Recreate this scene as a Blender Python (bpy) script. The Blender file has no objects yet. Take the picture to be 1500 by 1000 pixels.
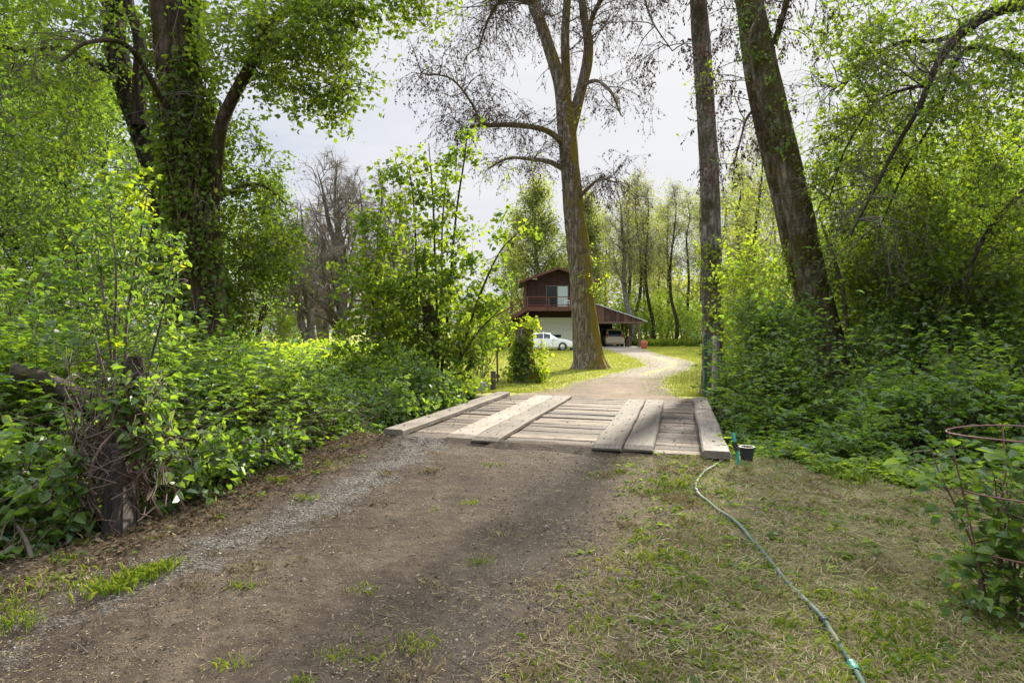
import bpy, math
import numpy as np
from mathutils import Vector

R = np.random.default_rng(7)
sc = bpy.context.scene
COL = sc.collection
PI = math.pi
# ------------------------------------------------------------------ camera frame (level lens, 22.8 mm)
FPX, CU, HV, CH = 950.0, 750.0, 486.0, 1.5


def P(u, v, Y):
    return np.array([(u - CU) / FPX * Y, Y, CH - (v - HV) / FPX * Y])


def PP(rows, Y):
    return np.array([P(r[0], r[1], Y if len(r) < 3 else r[2]) for r in rows])


def gp(u, v, z=0.0):
    Y = FPX * (CH - z) / (v - HV)
    return (u - CU) / FPX * Y, Y


def nrm(a):
    return a / np.maximum(np.linalg.norm(a, axis=-1, keepdims=True), 1e-9)


def sstep(a, b, x):
    t = np.clip((x - a) / (b - a), 0, 1)
    return t * t * (3 - 2 * t)


def vnoise(x, y, seed=0):
    x = np.asarray(x, float); y = np.asarray(y, float)
    xi = np.floor(x); yi = np.floor(y); fx = x - xi; fy = y - yi
    fx = fx * fx * (3 - 2 * fx); fy = fy * fy * (3 - 2 * fy)

    def h(i, j):
        q = np.sin(i * 127.1 + j * 311.7 + seed * 74.7) * 43758.5453
        return q - np.floor(q)
    return (h(xi, yi) * (1 - fx) + h(xi + 1, yi) * fx) * (1 - fy) + (h(xi, yi + 1) * (1 - fx) + h(xi + 1, yi + 1) * fx) * fy


def fbm(x, y, seed=0, o=4):
    s = 0; a = .5
    for k in range(o):
        s = s + a * vnoise(x * 2 ** k, y * 2 ** k, seed + k * 13); a *= .5
    return s


# ------------------------------------------------------------------ mesh builder
class MB:
    def __init__(s):
        s.v = []; s.f = []; s.r = []; s.n = 0

    def add(s, V, F, rnd=None):
        V = np.asarray(V, float).reshape(-1, 3)
        for Fc in (F if isinstance(F, list) and isinstance(F[0], np.ndarray) and F[0].ndim == 2 else [F]):
            Fc = np.asarray(Fc, np.int64)
            if not len(Fc):
                continue
            s.f.append(Fc + s.n)
            rr = np.full(len(Fc), .5) if rnd is None else (np.full(len(Fc), rnd) if np.isscalar(rnd) else np.asarray(rnd))
            if len(rr) != len(Fc):
                rr = np.repeat(rr, len(Fc) // len(rr))
            s.r.append(rr)
        s.v.append(V); s.n += len(V)
        return s

    def box(s, lo, hi, rnd=None, M=None, off=None):
        x0, y0, z0 = lo; x1, y1, z1 = hi
        V = np.array([[x0, y0, z0], [x1, y0, z0], [x1, y1, z0], [x0, y1, z0], [x0, y0, z1], [x1, y0, z1], [x1, y1, z1], [x0, y1, z1]], float)
        if M is not None:
            V = V @ np.asarray(M).T
        if off is not None:
            V = V + off
        return s.add(V, [[0, 3, 2, 1], [4, 5, 6, 7], [0, 1, 5, 4], [1, 2, 6, 5], [2, 3, 7, 6], [3, 0, 4, 7]], rnd)

    def bar(s, p, q, w, h, rnd=None):
        p = np.array(p, float); q = np.array(q, float); t = nrm(q - p)
        ref = np.array([0, 0, 1.]) if abs(t[2]) < .95 else np.array([0, 1., 0])
        u = nrm(np.cross(t, ref)) * w / 2; k = nrm(np.cross(u, t)) * h / 2
        V = [p - u - k, p + u - k, p + u + k, p - u + k, q - u - k, q + u - k, q + u + k, q - u + k]
        return s.add(V, [[0, 3, 2, 1], [4, 5, 6, 7], [0, 1, 5, 4], [1, 2, 6, 5], [2, 3, 7, 6], [3, 0, 4, 7]][:], rnd)

    def lathe(s, prof, n=20, c=(0, 0, 0), rnd=None):
        prof = np.array(prof, float); a = np.arange(n) / n * 2 * PI
        V = np.stack([np.outer(prof[:, 0], np.cos(a)), np.outer(prof[:, 0], np.sin(a)), np.outer(prof[:, 1], np.ones(n))], -1) + np.array(c)
        k = len(prof); i = np.arange(k - 1)[:, None] * n; j = np.arange(n)[None]; j2 = (j + 1) % n
        F = np.stack([i + j, i + j2, i + n + j2, i + n + j], -1).reshape(-1, 4)
        return s.add(V.reshape(-1, 3), F, rnd)

    def build(s, name, m, parent=None, origin=(0, 0, 0), smooth=False):
        me = bpy.data.meshes.new(name)
        o = np.array(origin, float)
        V = (np.concatenate(s.v) if s.v else np.zeros((0, 3))) - o
        me.vertices.add(len(V)); me.vertices.foreach_set('co', V.astype(np.float32).ravel())
        if s.f:
            tot = np.concatenate([np.full(len(f), f.shape[1]) for f in s.f])
            idx = np.concatenate([f.ravel() for f in s.f])
            me.loops.add(len(idx)); me.loops.foreach_set('vertex_index', idx.astype(np.int32))
            me.polygons.add(len(tot))
            st = np.concatenate([[0], np.cumsum(tot)[:-1]])
            me.polygons.foreach_set('loop_start', st.astype(np.int32))
            me.polygons.foreach_set('loop_total', tot.astype(np.int32))
            me.polygons.foreach_set('use_smooth', np.full(len(tot), smooth))
            at = me.attributes.new('rnd', 'FLOAT', 'FACE')
            at.data.foreach_set('value', np.concatenate(s.r).astype(np.float32))
        me.update(calc_edges=True)
        me.materials.append(m)
        ob = bpy.data.objects.new(name, me); COL.objects.link(ob)
        if parent is not None:
            ob.parent = parent
        else:
            ob.location = o
        return ob


def tag(o, label, cat, group=None, kind=None):
    o['label'] = label; o['category'] = cat
    if group: o['group'] = group
    if kind: o['kind'] = kind
    return o


def empty(name, loc, label, cat, group=None, rz=0):
    o = bpy.data.objects.new(name, None); COL.objects.link(o); o.location = [float(c) for c in loc]
    o.rotation_euler = (0, 0, rz); o.empty_display_size = .2
    return tag(o, label, cat, group)


def copy_tree(o, label=None, group=None, parent=None):
    c = o.copy(); COL.objects.link(c)
    if parent is not None: c.parent = parent
    for ch in list(o.children):
        copy_tree(ch, parent=c)
    if label: c['label'] = label
    if group: c['group'] = group
    return c


# ------------------------------------------------------------------ tubes, leaves, branches
def frames(paths):
    t = np.gradient(paths, axis=1); t = nrm(t)
    mean = nrm(paths[:, -1] - paths[:, 0] + 1e-6)
    ref = np.where(np.abs(mean[:, 2:3]) < .8, np.array([[0, 0, 1.]]), np.array([[1., 0, 0]]))
    u = nrm(np.cross(t, ref[:, None, :])); v = np.cross(t, u)
    return t, u, v


def tubes(mb, paths, radii, sides=4, rnd=None):
    paths = np.asarray(paths, float); radii = np.asarray(radii, float)
    N, k = paths.shape[:2]
    if N == 0: return
    t, u, v = frames(paths)
    a = np.arange(sides) / sides * 2 * PI
    V = paths[:, :, None] + radii[:, :, None, None] * (u[:, :, None] * np.cos(a)[None, None, :, None] + v[:, :, None] * np.sin(a)[None, None, :, None])
    b = (np.arange(N) * k * sides)[:, None, None]; i = (np.arange(k - 1) * sides)[None, :, None]; j = np.arange(sides)[None, None]; j2 = (j + 1) % sides
    F = np.stack([b + i + j, b + i + j2, b + i + sides + j2, b + i + sides + j], -1).reshape(-1, 4)
    mb.add(V.reshape(-1, 3), F, rnd)


def smooth_path(pts, n):
    pts = np.asarray(pts, float)
    d = np.concatenate([[0], np.cumsum(np.linalg.norm(np.diff(pts[:, :3], axis=0), axis=1))])
    q = np.linspace(0, d[-1], n)
    p2 = np.vstack([2 * pts[0] - pts[1], pts, 2 * pts[-1] - pts[-2]])
    i = np.clip(np.searchsorted(d, q, side='right') - 1, 0, len(pts) - 2)
    f = ((q - d[i]) / np.maximum(d[i + 1] - d[i], 1e-9))[:, None]
    a, b, c, e = p2[i], p2[i + 1], p2[i + 2], p2[i + 3]
    return .5 * (2 * b + (c - a) * f + (2 * a - 5 * b + 4 * c - e) * f * f + (3 * b - 3 * c + e - a) * f ** 3)


def trunk(mb, pts, rad, n=40, sides=20, bump=.06, flare=0, lobes=5, seed=0):
    """tapering trunk along pts (N,3) with radii; furrowed, knobbly outline, buttressed foot"""
    pr = smooth_path(np.hstack([np.asarray(pts, float), np.asarray(rad, float)[:, None]]), n)
    path = pr[:, :3][None]; r = pr[:, 3]
    t, u, v = frames(path)
    a = np.arange(sides) / sides * 2 * PI
    L = np.concatenate([[0], np.cumsum(np.linalg.norm(np.diff(path[0], axis=0), axis=1))])
    ca, sa = np.cos(a), np.sin(a)
    nz = np.zeros((n, sides))
    for j in range(sides):
        nz[:, j] = (fbm(ca[j] * 1.6 + L * .5 + 20, sa[j] * 1.6 + L * .35 + 9, seed, 3) - .45) * 2.2 + .35 * (vnoise(ca[j] * 5 + 50, sa[j] * 5 + L * 1.7, seed + 3) - .5)
    rr = r[:, None] * (1 + bump * 2 * nz)
    if sides >= 40:
        for j in range(sides):
            w_ = L * .22 + .6 * fbm(L * .8, L * 0 + j * .02, seed + 7, 2)
            rg = 1 - np.abs(2 * vnoise(ca[j] * 6.5 + 40, sa[j] * 6.5 + 17 + w_, seed + 5) - 1)
            rg2 = 1 - np.abs(2 * vnoise(ca[j] * 13 + 90, sa[j] * 13 + 31 + L * 1.6, seed + 6) - 1)
            rr[:, j] += np.minimum(r, .5) * (.085 * (rg - .6) + .035 * (rg2 - .6))
    if flare:
        e = np.exp(-L / flare)[:, None]
        lob = .5 + .5 * np.cos(a * lobes + seed + .5 * np.sin(a * 2 + seed))
        rr = rr * (1 + e * (.18 + .65 * lob[None] * e))
    V = path[0][:, None] + rr[..., None] * (u[0][:, None] * ca[None, :, None] + v[0][:, None] * sa[None, :, None])
    i = (np.arange(n - 1) * sides)[:, None]; j = np.arange(sides)[None]; j2 = (j + 1) % sides
    F = np.stack([i + j, i + j2, i + sides + j2, i + sides + j], -1).reshape(-1, 4)
    mb.add(V.reshape(-1, 3), F)
    return pr


def runit(n):
    return nrm(R.normal(size=(n, 3)))


def leaves(mb, p, ax, up, size, asp=.6, fold=.18, simple=False, rnd=None, droop=.15):
    """one leaf per row: base p, axis ax, facing up; folded along its midrib"""
    N = len(p)
    if N == 0: return
    size = np.broadcast_to(np.asarray(size, float), (N,))[:, None]
    ax = nrm(ax); sd = nrm(np.cross(ax, up)); nn = np.cross(sd, ax)
    w = size * asp * .5
    if rnd is None: rnd = R.random(N)
    if simple:
        V = np.stack([p, p + ax * size * .5 - sd * w + nn * w * fold, p + ax * size - nn * size * droop, p + ax * size * .5 + sd * w + nn * w * fold], 1)
        mb.add(V.reshape(-1, 3), np.arange(N * 4).reshape(N, 4), rnd)
    else:
        f = nn * w * fold * 2
        V = np.stack([p, p + ax * size * .3 - sd * w + f, p + ax * size * .68 - sd * w * .75 + f * .8 - nn * size * droop * .4, p + ax * size - nn * size * droop,
                      p + ax * size * .68 + sd * w * .75 + f * .8 - nn * size * droop * .4, p + ax * size * .3 + sd * w + f], 1)
        b = (np.arange(N) * 6)[:, None, None]
        F = (b + np.array([[0, 3, 2, 1], [0, 5, 4, 3]])[None]).reshape(-1, 4)
        mb.add(V.reshape(-1, 3), F, np.repeat(rnd, 2))


def leafset(mb, p, size, out=None, simple=False, asp=.6, rnd=None, flat=.6, hang=.3):
    """leaves with natural scatter: blades roughly face the sky, tips out and down"""
    N = len(p)
    ax = runit(N); ax[:, 2] = ax[:, 2] * .5 - hang
    if out is not None: ax = ax + out
    up = runit(N) * (1 - flat) + np.array([0, 0, 1.]) * flat
    leaves(mb, p, ax, up, size * R.uniform(.5, 1.35, N), asp, simple=simple, rnd=rnd)


def grow(p, d, L, k=6, wob=.25, grav=0., curl=None):
    p = np.asarray(p, float); d = nrm(np.asarray(d, float)); N = len(p)
    L = np.broadcast_to(L, (N,)); st = (L / (k - 1))[:, None]
    out = [p]
    for i in range(k - 1):
        d = nrm(d + R.normal(size=(N, 3)) * wob + np.array([0, 0, grav]))
        p = p + d * st; out.append(p)
    return np.stack(out, 1)


def kids(paths, m, t0=.2, t1=1., ang=.9, dirup=0.):
    """m children on each path: start points, start directions and their t"""
    N, k = paths.shape[:2]
    t = R.uniform(t0, t1, (N, m)); x = t * (k - 1); i = np.clip(x.astype(int), 0, k - 2); f = (x - i)[..., None]
    ii = np.arange(N)[:, None]
    p = paths[ii, i] * (1 - f) + paths[ii, i + 1] * f
    tg = nrm(paths[ii, i + 1] - paths[ii, i])
    q = runit(N * m).reshape(N, m, 3)
    q = nrm(q - tg * (q * tg).sum(-1, keepdims=True))
    d = nrm(tg * math.cos(ang) + q * math.sin(ang) + np.array([0, 0, dirup]))
    return p.reshape(-1, 3), d.reshape(-1, 3), t.reshape(-1)


def taper(N, k, r0, r1):
    r0 = np.broadcast_to(r0, (N,)); r1 = np.broadcast_to(r1, (N,))
    t = np.linspace(0, 1, k)[None]
    return r0[:, None] * (1 - t) + r1[:, None] * t


def sprays(wood, leafmb, c, d, L, M, size, grav=-.08, simple=False, asp=.6, lat=.12, r=.006, rndbase=None, hang=.3, wob=.18, t0=.15, flat=.42):
    """leafy shoots: a thin twig of length L from each c along d, M leaves along it"""
    N = len(c)
    if N == 0: return
    k = 5
    paths = grow(c, d, L, k, wob, grav)
    if wood is not None: tubes(wood, paths, taper(N, k, r, r * .4), 3)
    t = R.uniform(t0, 1, (N, M)); x = t * (k - 1); i = np.clip(x.astype(int), 0, k - 2); f = (x - i)[..., None]
    ii = np.arange(N)[:, None]
    p = (paths[ii, i] * (1 - f) + paths[ii, i + 1] * f).reshape(-1, 3) + R.normal(size=(N * M, 3)) * lat * .35
    rb = R.random(N) if rndbase is None else rndbase
    rnd = np.clip(np.repeat(rb, M) * .65 + R.random(N * M) * .35, 0, 1)
    leafset(leafmb, p, size, None, simple, asp, rnd, hang=hang, flat=flat)


def ball(n, c, r, shell=.0):
    q = runit(n) * (R.uniform(shell ** 3, 1, n) ** (1 / 3))[:, None]
    return np.asarray(c) + q * np.asarray(r)


def connect(wood, skel, c, r0=.018, sag=.15, frac=.5, reach=2.6):
    """limbs from the skeleton to a share of the shoot bases; each new limb can carry the next ones"""
    c = c[R.random(len(c)) < frac]
    if not len(c): return
    D0 = np.array([np.linalg.norm(skel - q, axis=1).min() for q in c])
    c = c[np.argsort(D0)]
    K = len(skel); pool = np.zeros((K + 3 * len(c), 3)); pool[:K] = skel; cnt = np.zeros(len(pool)); m = K
    A, B = [], []
    for q in c:
        d = np.linalg.norm(pool[:m] - q, axis=1) + cnt[:m] * .12
        j = int(d.argmin())
        if d[j] > reach: continue
        a = pool[j].copy(); cnt[j] += 1
        A.append(a); B.append(q)
        for f in (.45, .75, 1.):
            pool[m] = a * (1 - f) + q * f; m += 1
    if not A: return
    s_ = np.array(A); c = np.array(B); N = len(c); k = 7; t = np.linspace(0, 1, k)[None, :, None]
    L = np.linalg.norm(c - s_, axis=1)
    w = t * (1 - t) * 4
    paths = s_[:, None] * (1 - t) + c[:, None] * t + w * (np.array([0, 0, 1.]) * sag * L[:, None, None]) + w * (R.normal(size=(N, 1, 3)) * .12 * L[:, None, None]) + R.normal(size=(N, k, 3)) * .025 * L[:, None, None] * (w > 0)
    tubes(wood, paths, taper(N, k, np.clip(r0 * (.45 + .3 * L), .005, .05), .005), 4)


# ------------------------------------------------------------------ materials
class T:
    def __init__(s, m):
        m.use_nodes = True; s.t = m.node_tree; s.t.nodes.clear()

    def __call__(s, typ, props=None, **inp):
        n = s.t.nodes.new(typ)
        for k, v in (props or {}).items(): setattr(n, k, v)
        for k, v in inp.items():
            key = int(k[1:]) if k[0] == 'i' and k[1:].isdigit() else k.replace('_', ' ')
            sk = n.inputs[key]
            if isinstance(v, bpy.types.NodeSocket): s.t.links.new(v, sk)
            elif isinstance(v, bpy.types.Node): s.t.links.new(v.outputs[0], sk)
            else:
                if sk.type == 'RGBA' and len(v) == 3: v = (*v, 1)
                sk.default_value = v
        return n

    def noise(s, vec, scale, detail=4, rough=.55, dist=0.):
        return s('ShaderNodeTexNoise', Vector=vec, Scale=scale, Detail=detail, Roughness=rough, Distortion=dist).outputs[0]

    def ramp(s, fac, stops, interp='LINEAR'):
        n = s('ShaderNodeValToRGB', i0=fac); e = n.color_ramp; e.interpolation = interp
        while len(e.elements) < len(stops): e.elements.new(.5)
        for el, (p, c) in zip(e.elements, stops):
            el.position = p; el.color = (*c, 1) if not np.isscalar(c) else (c, c, c, 1)
        return n.outputs[0]

    def mix(s, f, a, b, blend='MIX'):
        n = s('ShaderNodeMix', dict(data_type='RGBA', blend_type=blend))
        for key, v in ((0, f), (6, a), (7, b)):
            sk = n.inputs[key]
            if isinstance(v, bpy.types.NodeSocket): s.t.links.new(v, sk)
            else: sk.default_value = (*v, 1) if hasattr(v, '__len__') and len(v) == 3 else v
        return n.outputs[2]

    def math(s, op, a, b=0., clamp=False):
        n = s('ShaderNodeMath', dict(operation=op, use_clamp=clamp), i0=a, i1=b); return n.outputs[0]

    def coord(s, scale=(1, 1, 1)):
        c = s('ShaderNodeTexCoord').outputs['Object']
        if tuple(scale) != (1, 1, 1): c = s('ShaderNodeMapping', Vector=c, Scale=scale).outputs[0]
        return c

    def attr(s, name):
        return s('ShaderNodeAttribute', dict(attribute_name=name))

    def bump(s, h, strength=.5, dist=.02):
        return s('ShaderNodeBump', Height=h, Strength=strength, Distance=dist).outputs[0]

    def out(s, sh):
        s('ShaderNodeOutputMaterial', Surface=sh if isinstance(sh, bpy.types.NodeSocket) else sh.outputs[0])

    def pbr(s, col, rough=.8, normal=None, metal=0., **kw):
        a = dict(Base_Color=col, Roughness=rough, Metallic=metal, **kw)
        if normal is not None: a['Normal'] = normal
        p = s('ShaderNodeBsdfPrincipled', **a)
        s.out(p); return p


MATS = {}


def M(name):
    m = bpy.data.materials.new(name); MATS[name] = m
    return m, T(m)


def leafmat(name, dark, mid, light, trans=(2.05, 2.0, .85), tf=.55, gloss=.02, rough=.5):
    m, t = M(name)
    a = t.attr('rnd').outputs['Fac']
    nz = t.noise(t.coord(), 1.3, 3)
    f = t.math('ADD', t.math('MULTIPLY', a, .72), t.math('MULTIPLY', t.math('SUBTRACT', nz, .5), .8), True)
    c = t.ramp(f, [(.05, dark), (.5, mid), (.97, light)])
    d = t('ShaderNodeBsdfDiffuse', Color=c, Roughness=.6)
    tc = t.mix(1., c, trans, 'MULTIPLY')
    tr = t('ShaderNodeBsdfTranslucent', Color=tc)
    mx = t('ShaderNodeMixShader', i0=tf, i1=d.outputs[0], i2=tr.outputs[0])
    if gloss:
        g = t('ShaderNodeBsdfGlossy', Color=(.9, .95, 1, 1), Roughness=rough)
        mx = t('ShaderNodeMixShader', i0=gloss, i1=mx.outputs[0], i2=g.outputs[0])
    t.out(mx)
    return m


LEAF_TREE = leafmat('maple_leaf', (.058, .10, .013), (.125, .185, .020), (.24, .29, .032))
LEAF_DARK = leafmat('shade_leaf', (.052, .098, .017), (.10, .162, .024), (.185, .245, .036))
LEAF_YOUNG = leafmat('young_leaf', (.095, .16, .018), (.19, .26, .028), (.34, .38, .045))
LEAF_BRAMBLE = leafmat('bramble_leaf', (.05, .102, .018), (.118, .19, .028), (.22, .29, .045), gloss=.03, rough=.45)
LEAF_FAR = leafmat('far_leaf', (.09, .12, .035), (.15, .18, .05), (.24, .26, .08))
LEAF_OLIVE = leafmat('olive_leaf', (.085, .10, .045), (.145, .16, .065), (.22, .23, .10))
LEAF_YELLOW = leafmat('yellow_green_leaf', (.10, .16, .010), (.21, .27, .014), (.36, .37, .022))
SEED = leafmat('dry_seed_cluster', (.04, .028, .022), (.075, .053, .042), (.13, .095, .07), trans=(1.2, 1.05, .95), tf=.25, gloss=.0)
GRASS = leafmat('grass_blade', (.09, .14, .02), (.18, .23, .035), (.32, .32, .07), tf=.4, gloss=0)
LAWN = leafmat('lawn_blade', (.17, .195, .04), (.265, .28, .062), (.38, .365, .10), tf=.4, trans=(1.3, 1.35, .8), gloss=0)
STRAW = leafmat('dry_straw', (.17, .135, .065), (.35, .29, .155), (.58, .50, .31), trans=(1, .95, .8), tf=.2, gloss=.0)
CLIP = leafmat('mown_clippings', (.12, .13, .04), (.25, .25, .09), (.44, .39, .20), trans=(1, 1, .7), tf=.25, gloss=.0)
LITTER = leafmat('dead_leaf', (.06, .043, .028), (.15, .112, .072), (.33, .265, .175), trans=(1, .9, .7), tf=.2, gloss=.0)


def bark(name, dark, light, moss, mossamt=.5, scale=1., lichen=(.35, .34, .30), lich=.0, flank=0.):
    m, t = M(name)
    c = t.coord((9 * scale, 9 * scale, 1.6 * scale))
    c2 = t.coord()
    fur = t('ShaderNodeTexVoronoi', dict(feature='DISTANCE_TO_EDGE'), Vector=t.mix(.12, c, t('ShaderNodeTexNoise', Vector=c, Scale=1.3, Detail=3).outputs[1]), Scale=1.0).outputs[0]
    fine = t.noise(c, 3.2, 6, .65)
    h = t.math('ADD', t.math('MULTIPLY', t.math('MINIMUM', fur, .35), 1.6), t.math('MULTIPLY', fine, .7))
    col = t.ramp(h, [(.25, dark), (.9, light)])
    if lich:
        lf = t.ramp(t.math('ADD', t.math('MULTIPLY', t.noise(c2, 4.5, 5, .62), .5), t.math('MULTIPLY', t.noise(c2, 17, 5, .7), .5)), [(.52, 0.), (.60, lich)])
        col = t.mix(lf, col, lichen)
    mf = t.ramp(t.math('ADD', t.noise(c2, 1.7, 6, .65), t.math('ADD', t.math('MULTIPLY', t.noise(c2, 19, 5, .7), .45), t.math('MULTIPLY', t('ShaderNodeSeparateXYZ', i0=t('ShaderNodeNewGeometry').outputs['Normal']).outputs[0], flank))), [(.80 - mossamt * .35, 0.), (.98 - mossamt * .3, 1.)])
    mc = t.mix(t.noise(c2, 26, 4, .7), tuple(x * .35 for x in moss), tuple(x * 1.6 for x in moss))
    col = t.mix(mf, col, mc)
    hb = t.math('ADD', h, t.math('MULTIPLY', t.math('MULTIPLY', mf, t.noise(c2, 40, 4, .7)), .8))
    t.pbr(col, .92, t.bump(hb, 1., .09), Specular_IOR_Level=.12)
    return m


BARK_MOSS = bark('mossy_bark', (.04, .031, .022), (.235, .19, .14), (.17, .125, .016), .34, 1., lich=.6, flank=.30)
BARK_GREY = bark('grey_bark', (.085, .073, .06), (.35, .315, .265), (.09, .075, .03), .42, 1.2, lich=.95)
BARK_DARK = bark('dark_bark', (.016, .012, .01), (.085, .064, .048), (.045, .04, .012), .35, 1.)
BARK_IVY = bark('brown_ivy_bark', (.035, .024, .017), (.17, .125, .09), (.07, .06, .016), .5, 1.)
BARK_LEAN = bark('leaning_bark', (.05, .038, .026), (.29, .232, .16), (.10, .082, .02), .58, 1., lich=.6, flank=.08)
BARK_FAR = bark('far_bark', (.075, .062, .052), (.21, .18, .15), (.09, .09, .03), .3, .6)
BARK_PALE = bark('pale_far_bark', (.09, .08, .07), (.24, .215, .19), (.08, .08, .03), .2, .6)


def simple(name, col, rough=.6, metal=0., var=.15, nscale=6., bumps=0., **kw):
    m, t = M(name)
    nz = t.noise(t.coord(), nscale, 5, .6)
    c = t.mix(nz, tuple(x * (1 - var) for x in col), tuple(min(1, x * (1 + var)) for x in col))
    nb = t.bump(nz, bumps, .01) if bumps else None
    t.pbr(c, rough, nb, metal, **kw)
    return m


TWIG = simple('twig_bark', (.08, .064, .046), .9, var=.5, nscale=15)
TWIG_PALE = simple('pale_twig', (.17, .135, .10), .9, var=.4, nscale=15)
CANE = simple('dead_cane', (.15, .098, .062), .85, var=.6, nscale=9)
DARKCANE = simple('dark_cane', (.07, .048, .034), .9, var=.6, nscale=9)


def planks(name, dark, light, along=(1, 12, 12), scale=1.5, bmp=.5, stain=None, sheen=.8):
    m, t = M(name)
    c = t.coord(along)
    g = t.noise(c, scale * 3, 7, .65, .4)
    g2 = t.noise(t.coord(), 1.4, 4, .6)
    pr = t.attr('rnd').outputs['Fac']
    f = t.math('ADD', t.math('MULTIPLY', g, .8), t.math('MULTIPLY', t.math('SUBTRACT', t.math('ADD', g2, pr), 1.), .55), True)
    col = t.ramp(f, [(.22, dark), (.62, light)])
    if stain: col = t.mix(t.ramp(t.noise(t.coord(), 2.3, 5, .65), [(.5, 0.), (.66, .75)]), col, stain)
    t.pbr(col, sheen, t.bump(g, bmp, .012), Specular_IOR_Level=.25)
    return m


def dirt_nodes(t, c):
    """trodden brown earth with straw bits, small stones and darker damp patches"""
    big = t.noise(c, .9, 5, .6)
    mid = t.noise(c, 7, 6, .7)
    fin = t.noise(c, 60, 4, .7)
    col = t.ramp(t.math('ADD', t.math('MULTIPLY', big, .5), t.math('MULTIPLY', mid, .5)), [(.36, (.023, .0175, .0125)), (.5, (.057, .0435, .029)), (.64, (.12, .094, .063))])
    col = t.mix(t.ramp(fin, [(.35, .55), (.6, 0.)]), col, (.05, .036, .027))
    v = t('ShaderNodeTexVoronoi', Vector=c, Scale=46.)
    keep = t.ramp(v.outputs[1], [(.0, 0.), (.74, 0.), (.76, 1.)], 'CONSTANT')
    chip = t.math('MULTIPLY', t.ramp(v.outputs[0], [(.2, 1.), (.3, 0.)]), keep)
    col = t.mix(chip, col, t.mix(t('ShaderNodeSeparateColor', i0=v.outputs[1]).outputs[1], (.09, .072, .05), (.19, .16, .115)))
    h = t.math('ADD', t.math('MULTIPLY', mid, 1.2), t.math('ADD', t.math('MULTIPLY', fin, .5), t.math('MULTIPLY', chip, .3)))
    return col, h


def gravel_nodes(t, c, a=(.07, .065, .058), b=(.23, .215, .19), sc_=38.):
    v = t('ShaderNodeTexVoronoi', Vector=c, Scale=sc_)
    s = t('ShaderNodeSeparateColor', i0=v.outputs[1])
    col = t.mix(s.outputs[0], a, b)
    col = t.mix(t.ramp(v.outputs[0], [(.35, 0.), (.75, .8)]), col, (.07, .058, .048))
    return col, t.math('SUBTRACT', 1., v.outputs[0])


def make_ground_mat():
    m, t = M('ground_mat')
    c = t.coord()
    z = t('ShaderNodeSeparateColor', i0=t.attr('zone').outputs['Color'])
    dcol, dh = dirt_nodes(t, c)
    n1 = t.noise(c, 2.2, 6, .7); n2 = t.noise(c, 18, 5, .7); n3 = t.noise(c, 90, 3, .7)
    f = t.math('ADD', t.math('MULTIPLY', n1, .55), t.math('MULTIPLY', n2, .45))
    dry = t.ramp(f, [(.34, (.04, .031, .02)), (.45, (.115, .09, .052)), (.53, (.11, .115, .038)), (.60, (.19, .148, .085)), (.70, (.09, .105, .028))])
    dry = t.mix(t.ramp(n3, [(.4, .6), (.62, 0.)]), dry, (.07, .052, .035))
    lit = t.ramp(t.math('ADD', t.math('MULTIPLY', n2, .6), t.math('MULTIPLY', n3, .4)), [(.35, (.025, .018, .013)), (.52, (.08, .06, .04)), (.66, (.18, .14, .09))])
    law = t.ramp(f, [(.3, (.18, .19, .045)), (.5, (.27, .275, .07)), (.7, (.34, .32, .10))])
    col = t.mix(t.ramp(t.math('ADD', z.outputs[2], t.math('MULTIPLY', t.math('SUBTRACT', n2, .5), .9)), [(.4, 0.), (.6, 1.)]), dry, lit)
    col = t.mix(t.ramp(t.math('ADD', z.outputs[1], t.math('MULTIPLY', t.math('SUBTRACT', f, .5), 1.8)), [(.35, 0.), (.65, 1.)]), col, dcol)
    col = t.mix(t.ramp(t.math('ADD', z.outputs[0], t.math('MULTIPLY', t.math('SUBTRACT', f, .5), .8)), [(.4, 0.), (.6, 1.)]), col, law)
    t.pbr(col, .95, t.bump(t.math('ADD', n2, t.math('MULTIPLY', dh, .5)), .8, .04), Specular_IOR_Level=.1)
    return m


def make_drive_mat():
    m, t = M('dirt_drive_mat')
    c = t.coord()
    z = t('ShaderNodeSeparateColor', i0=t.attr('zone').outputs['Color'])
    dcol, dh = dirt_nodes(t, c)
    gcol, gh = gravel_nodes(t, c)
    n1 = t.noise(c, 3.5, 6, .7)
    gf = t.ramp(t.math('ADD', z.outputs[0], t.math('MULTIPLY', t.math('SUBTRACT', n1, .5), 2.6)), [(.42, 0.), (.8, .85)])
    col = t.mix(gf, dcol, gcol)
    n2 = t.noise(c, 15, 5, .7)
    rut = t.math('MULTIPLY', z.outputs[2], t.ramp(t.noise(c, 1.1, 4, .6), [(.35, .2), (.65, 1.)]))
    col = t.mix(t.math('MULTIPLY', rut, .55), col, (.105, .088, .068))
    strawf = t.ramp(t.math('ADD', z.outputs[1], t.math('MULTIPLY', t.math('SUBTRACT', n2, .5), 2.)), [(.5, 0.), (.9, .7)])
    col = t.mix(strawf, col, (.145, .112, .068))
    t.pbr(col, .95, t.bump(t.math('ADD', dh, t.math('MULTIPLY', t.math('MULTIPLY', gh, gf), 1.2)), 1., .045), Specular_IOR_Level=.12)
    return m


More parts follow.
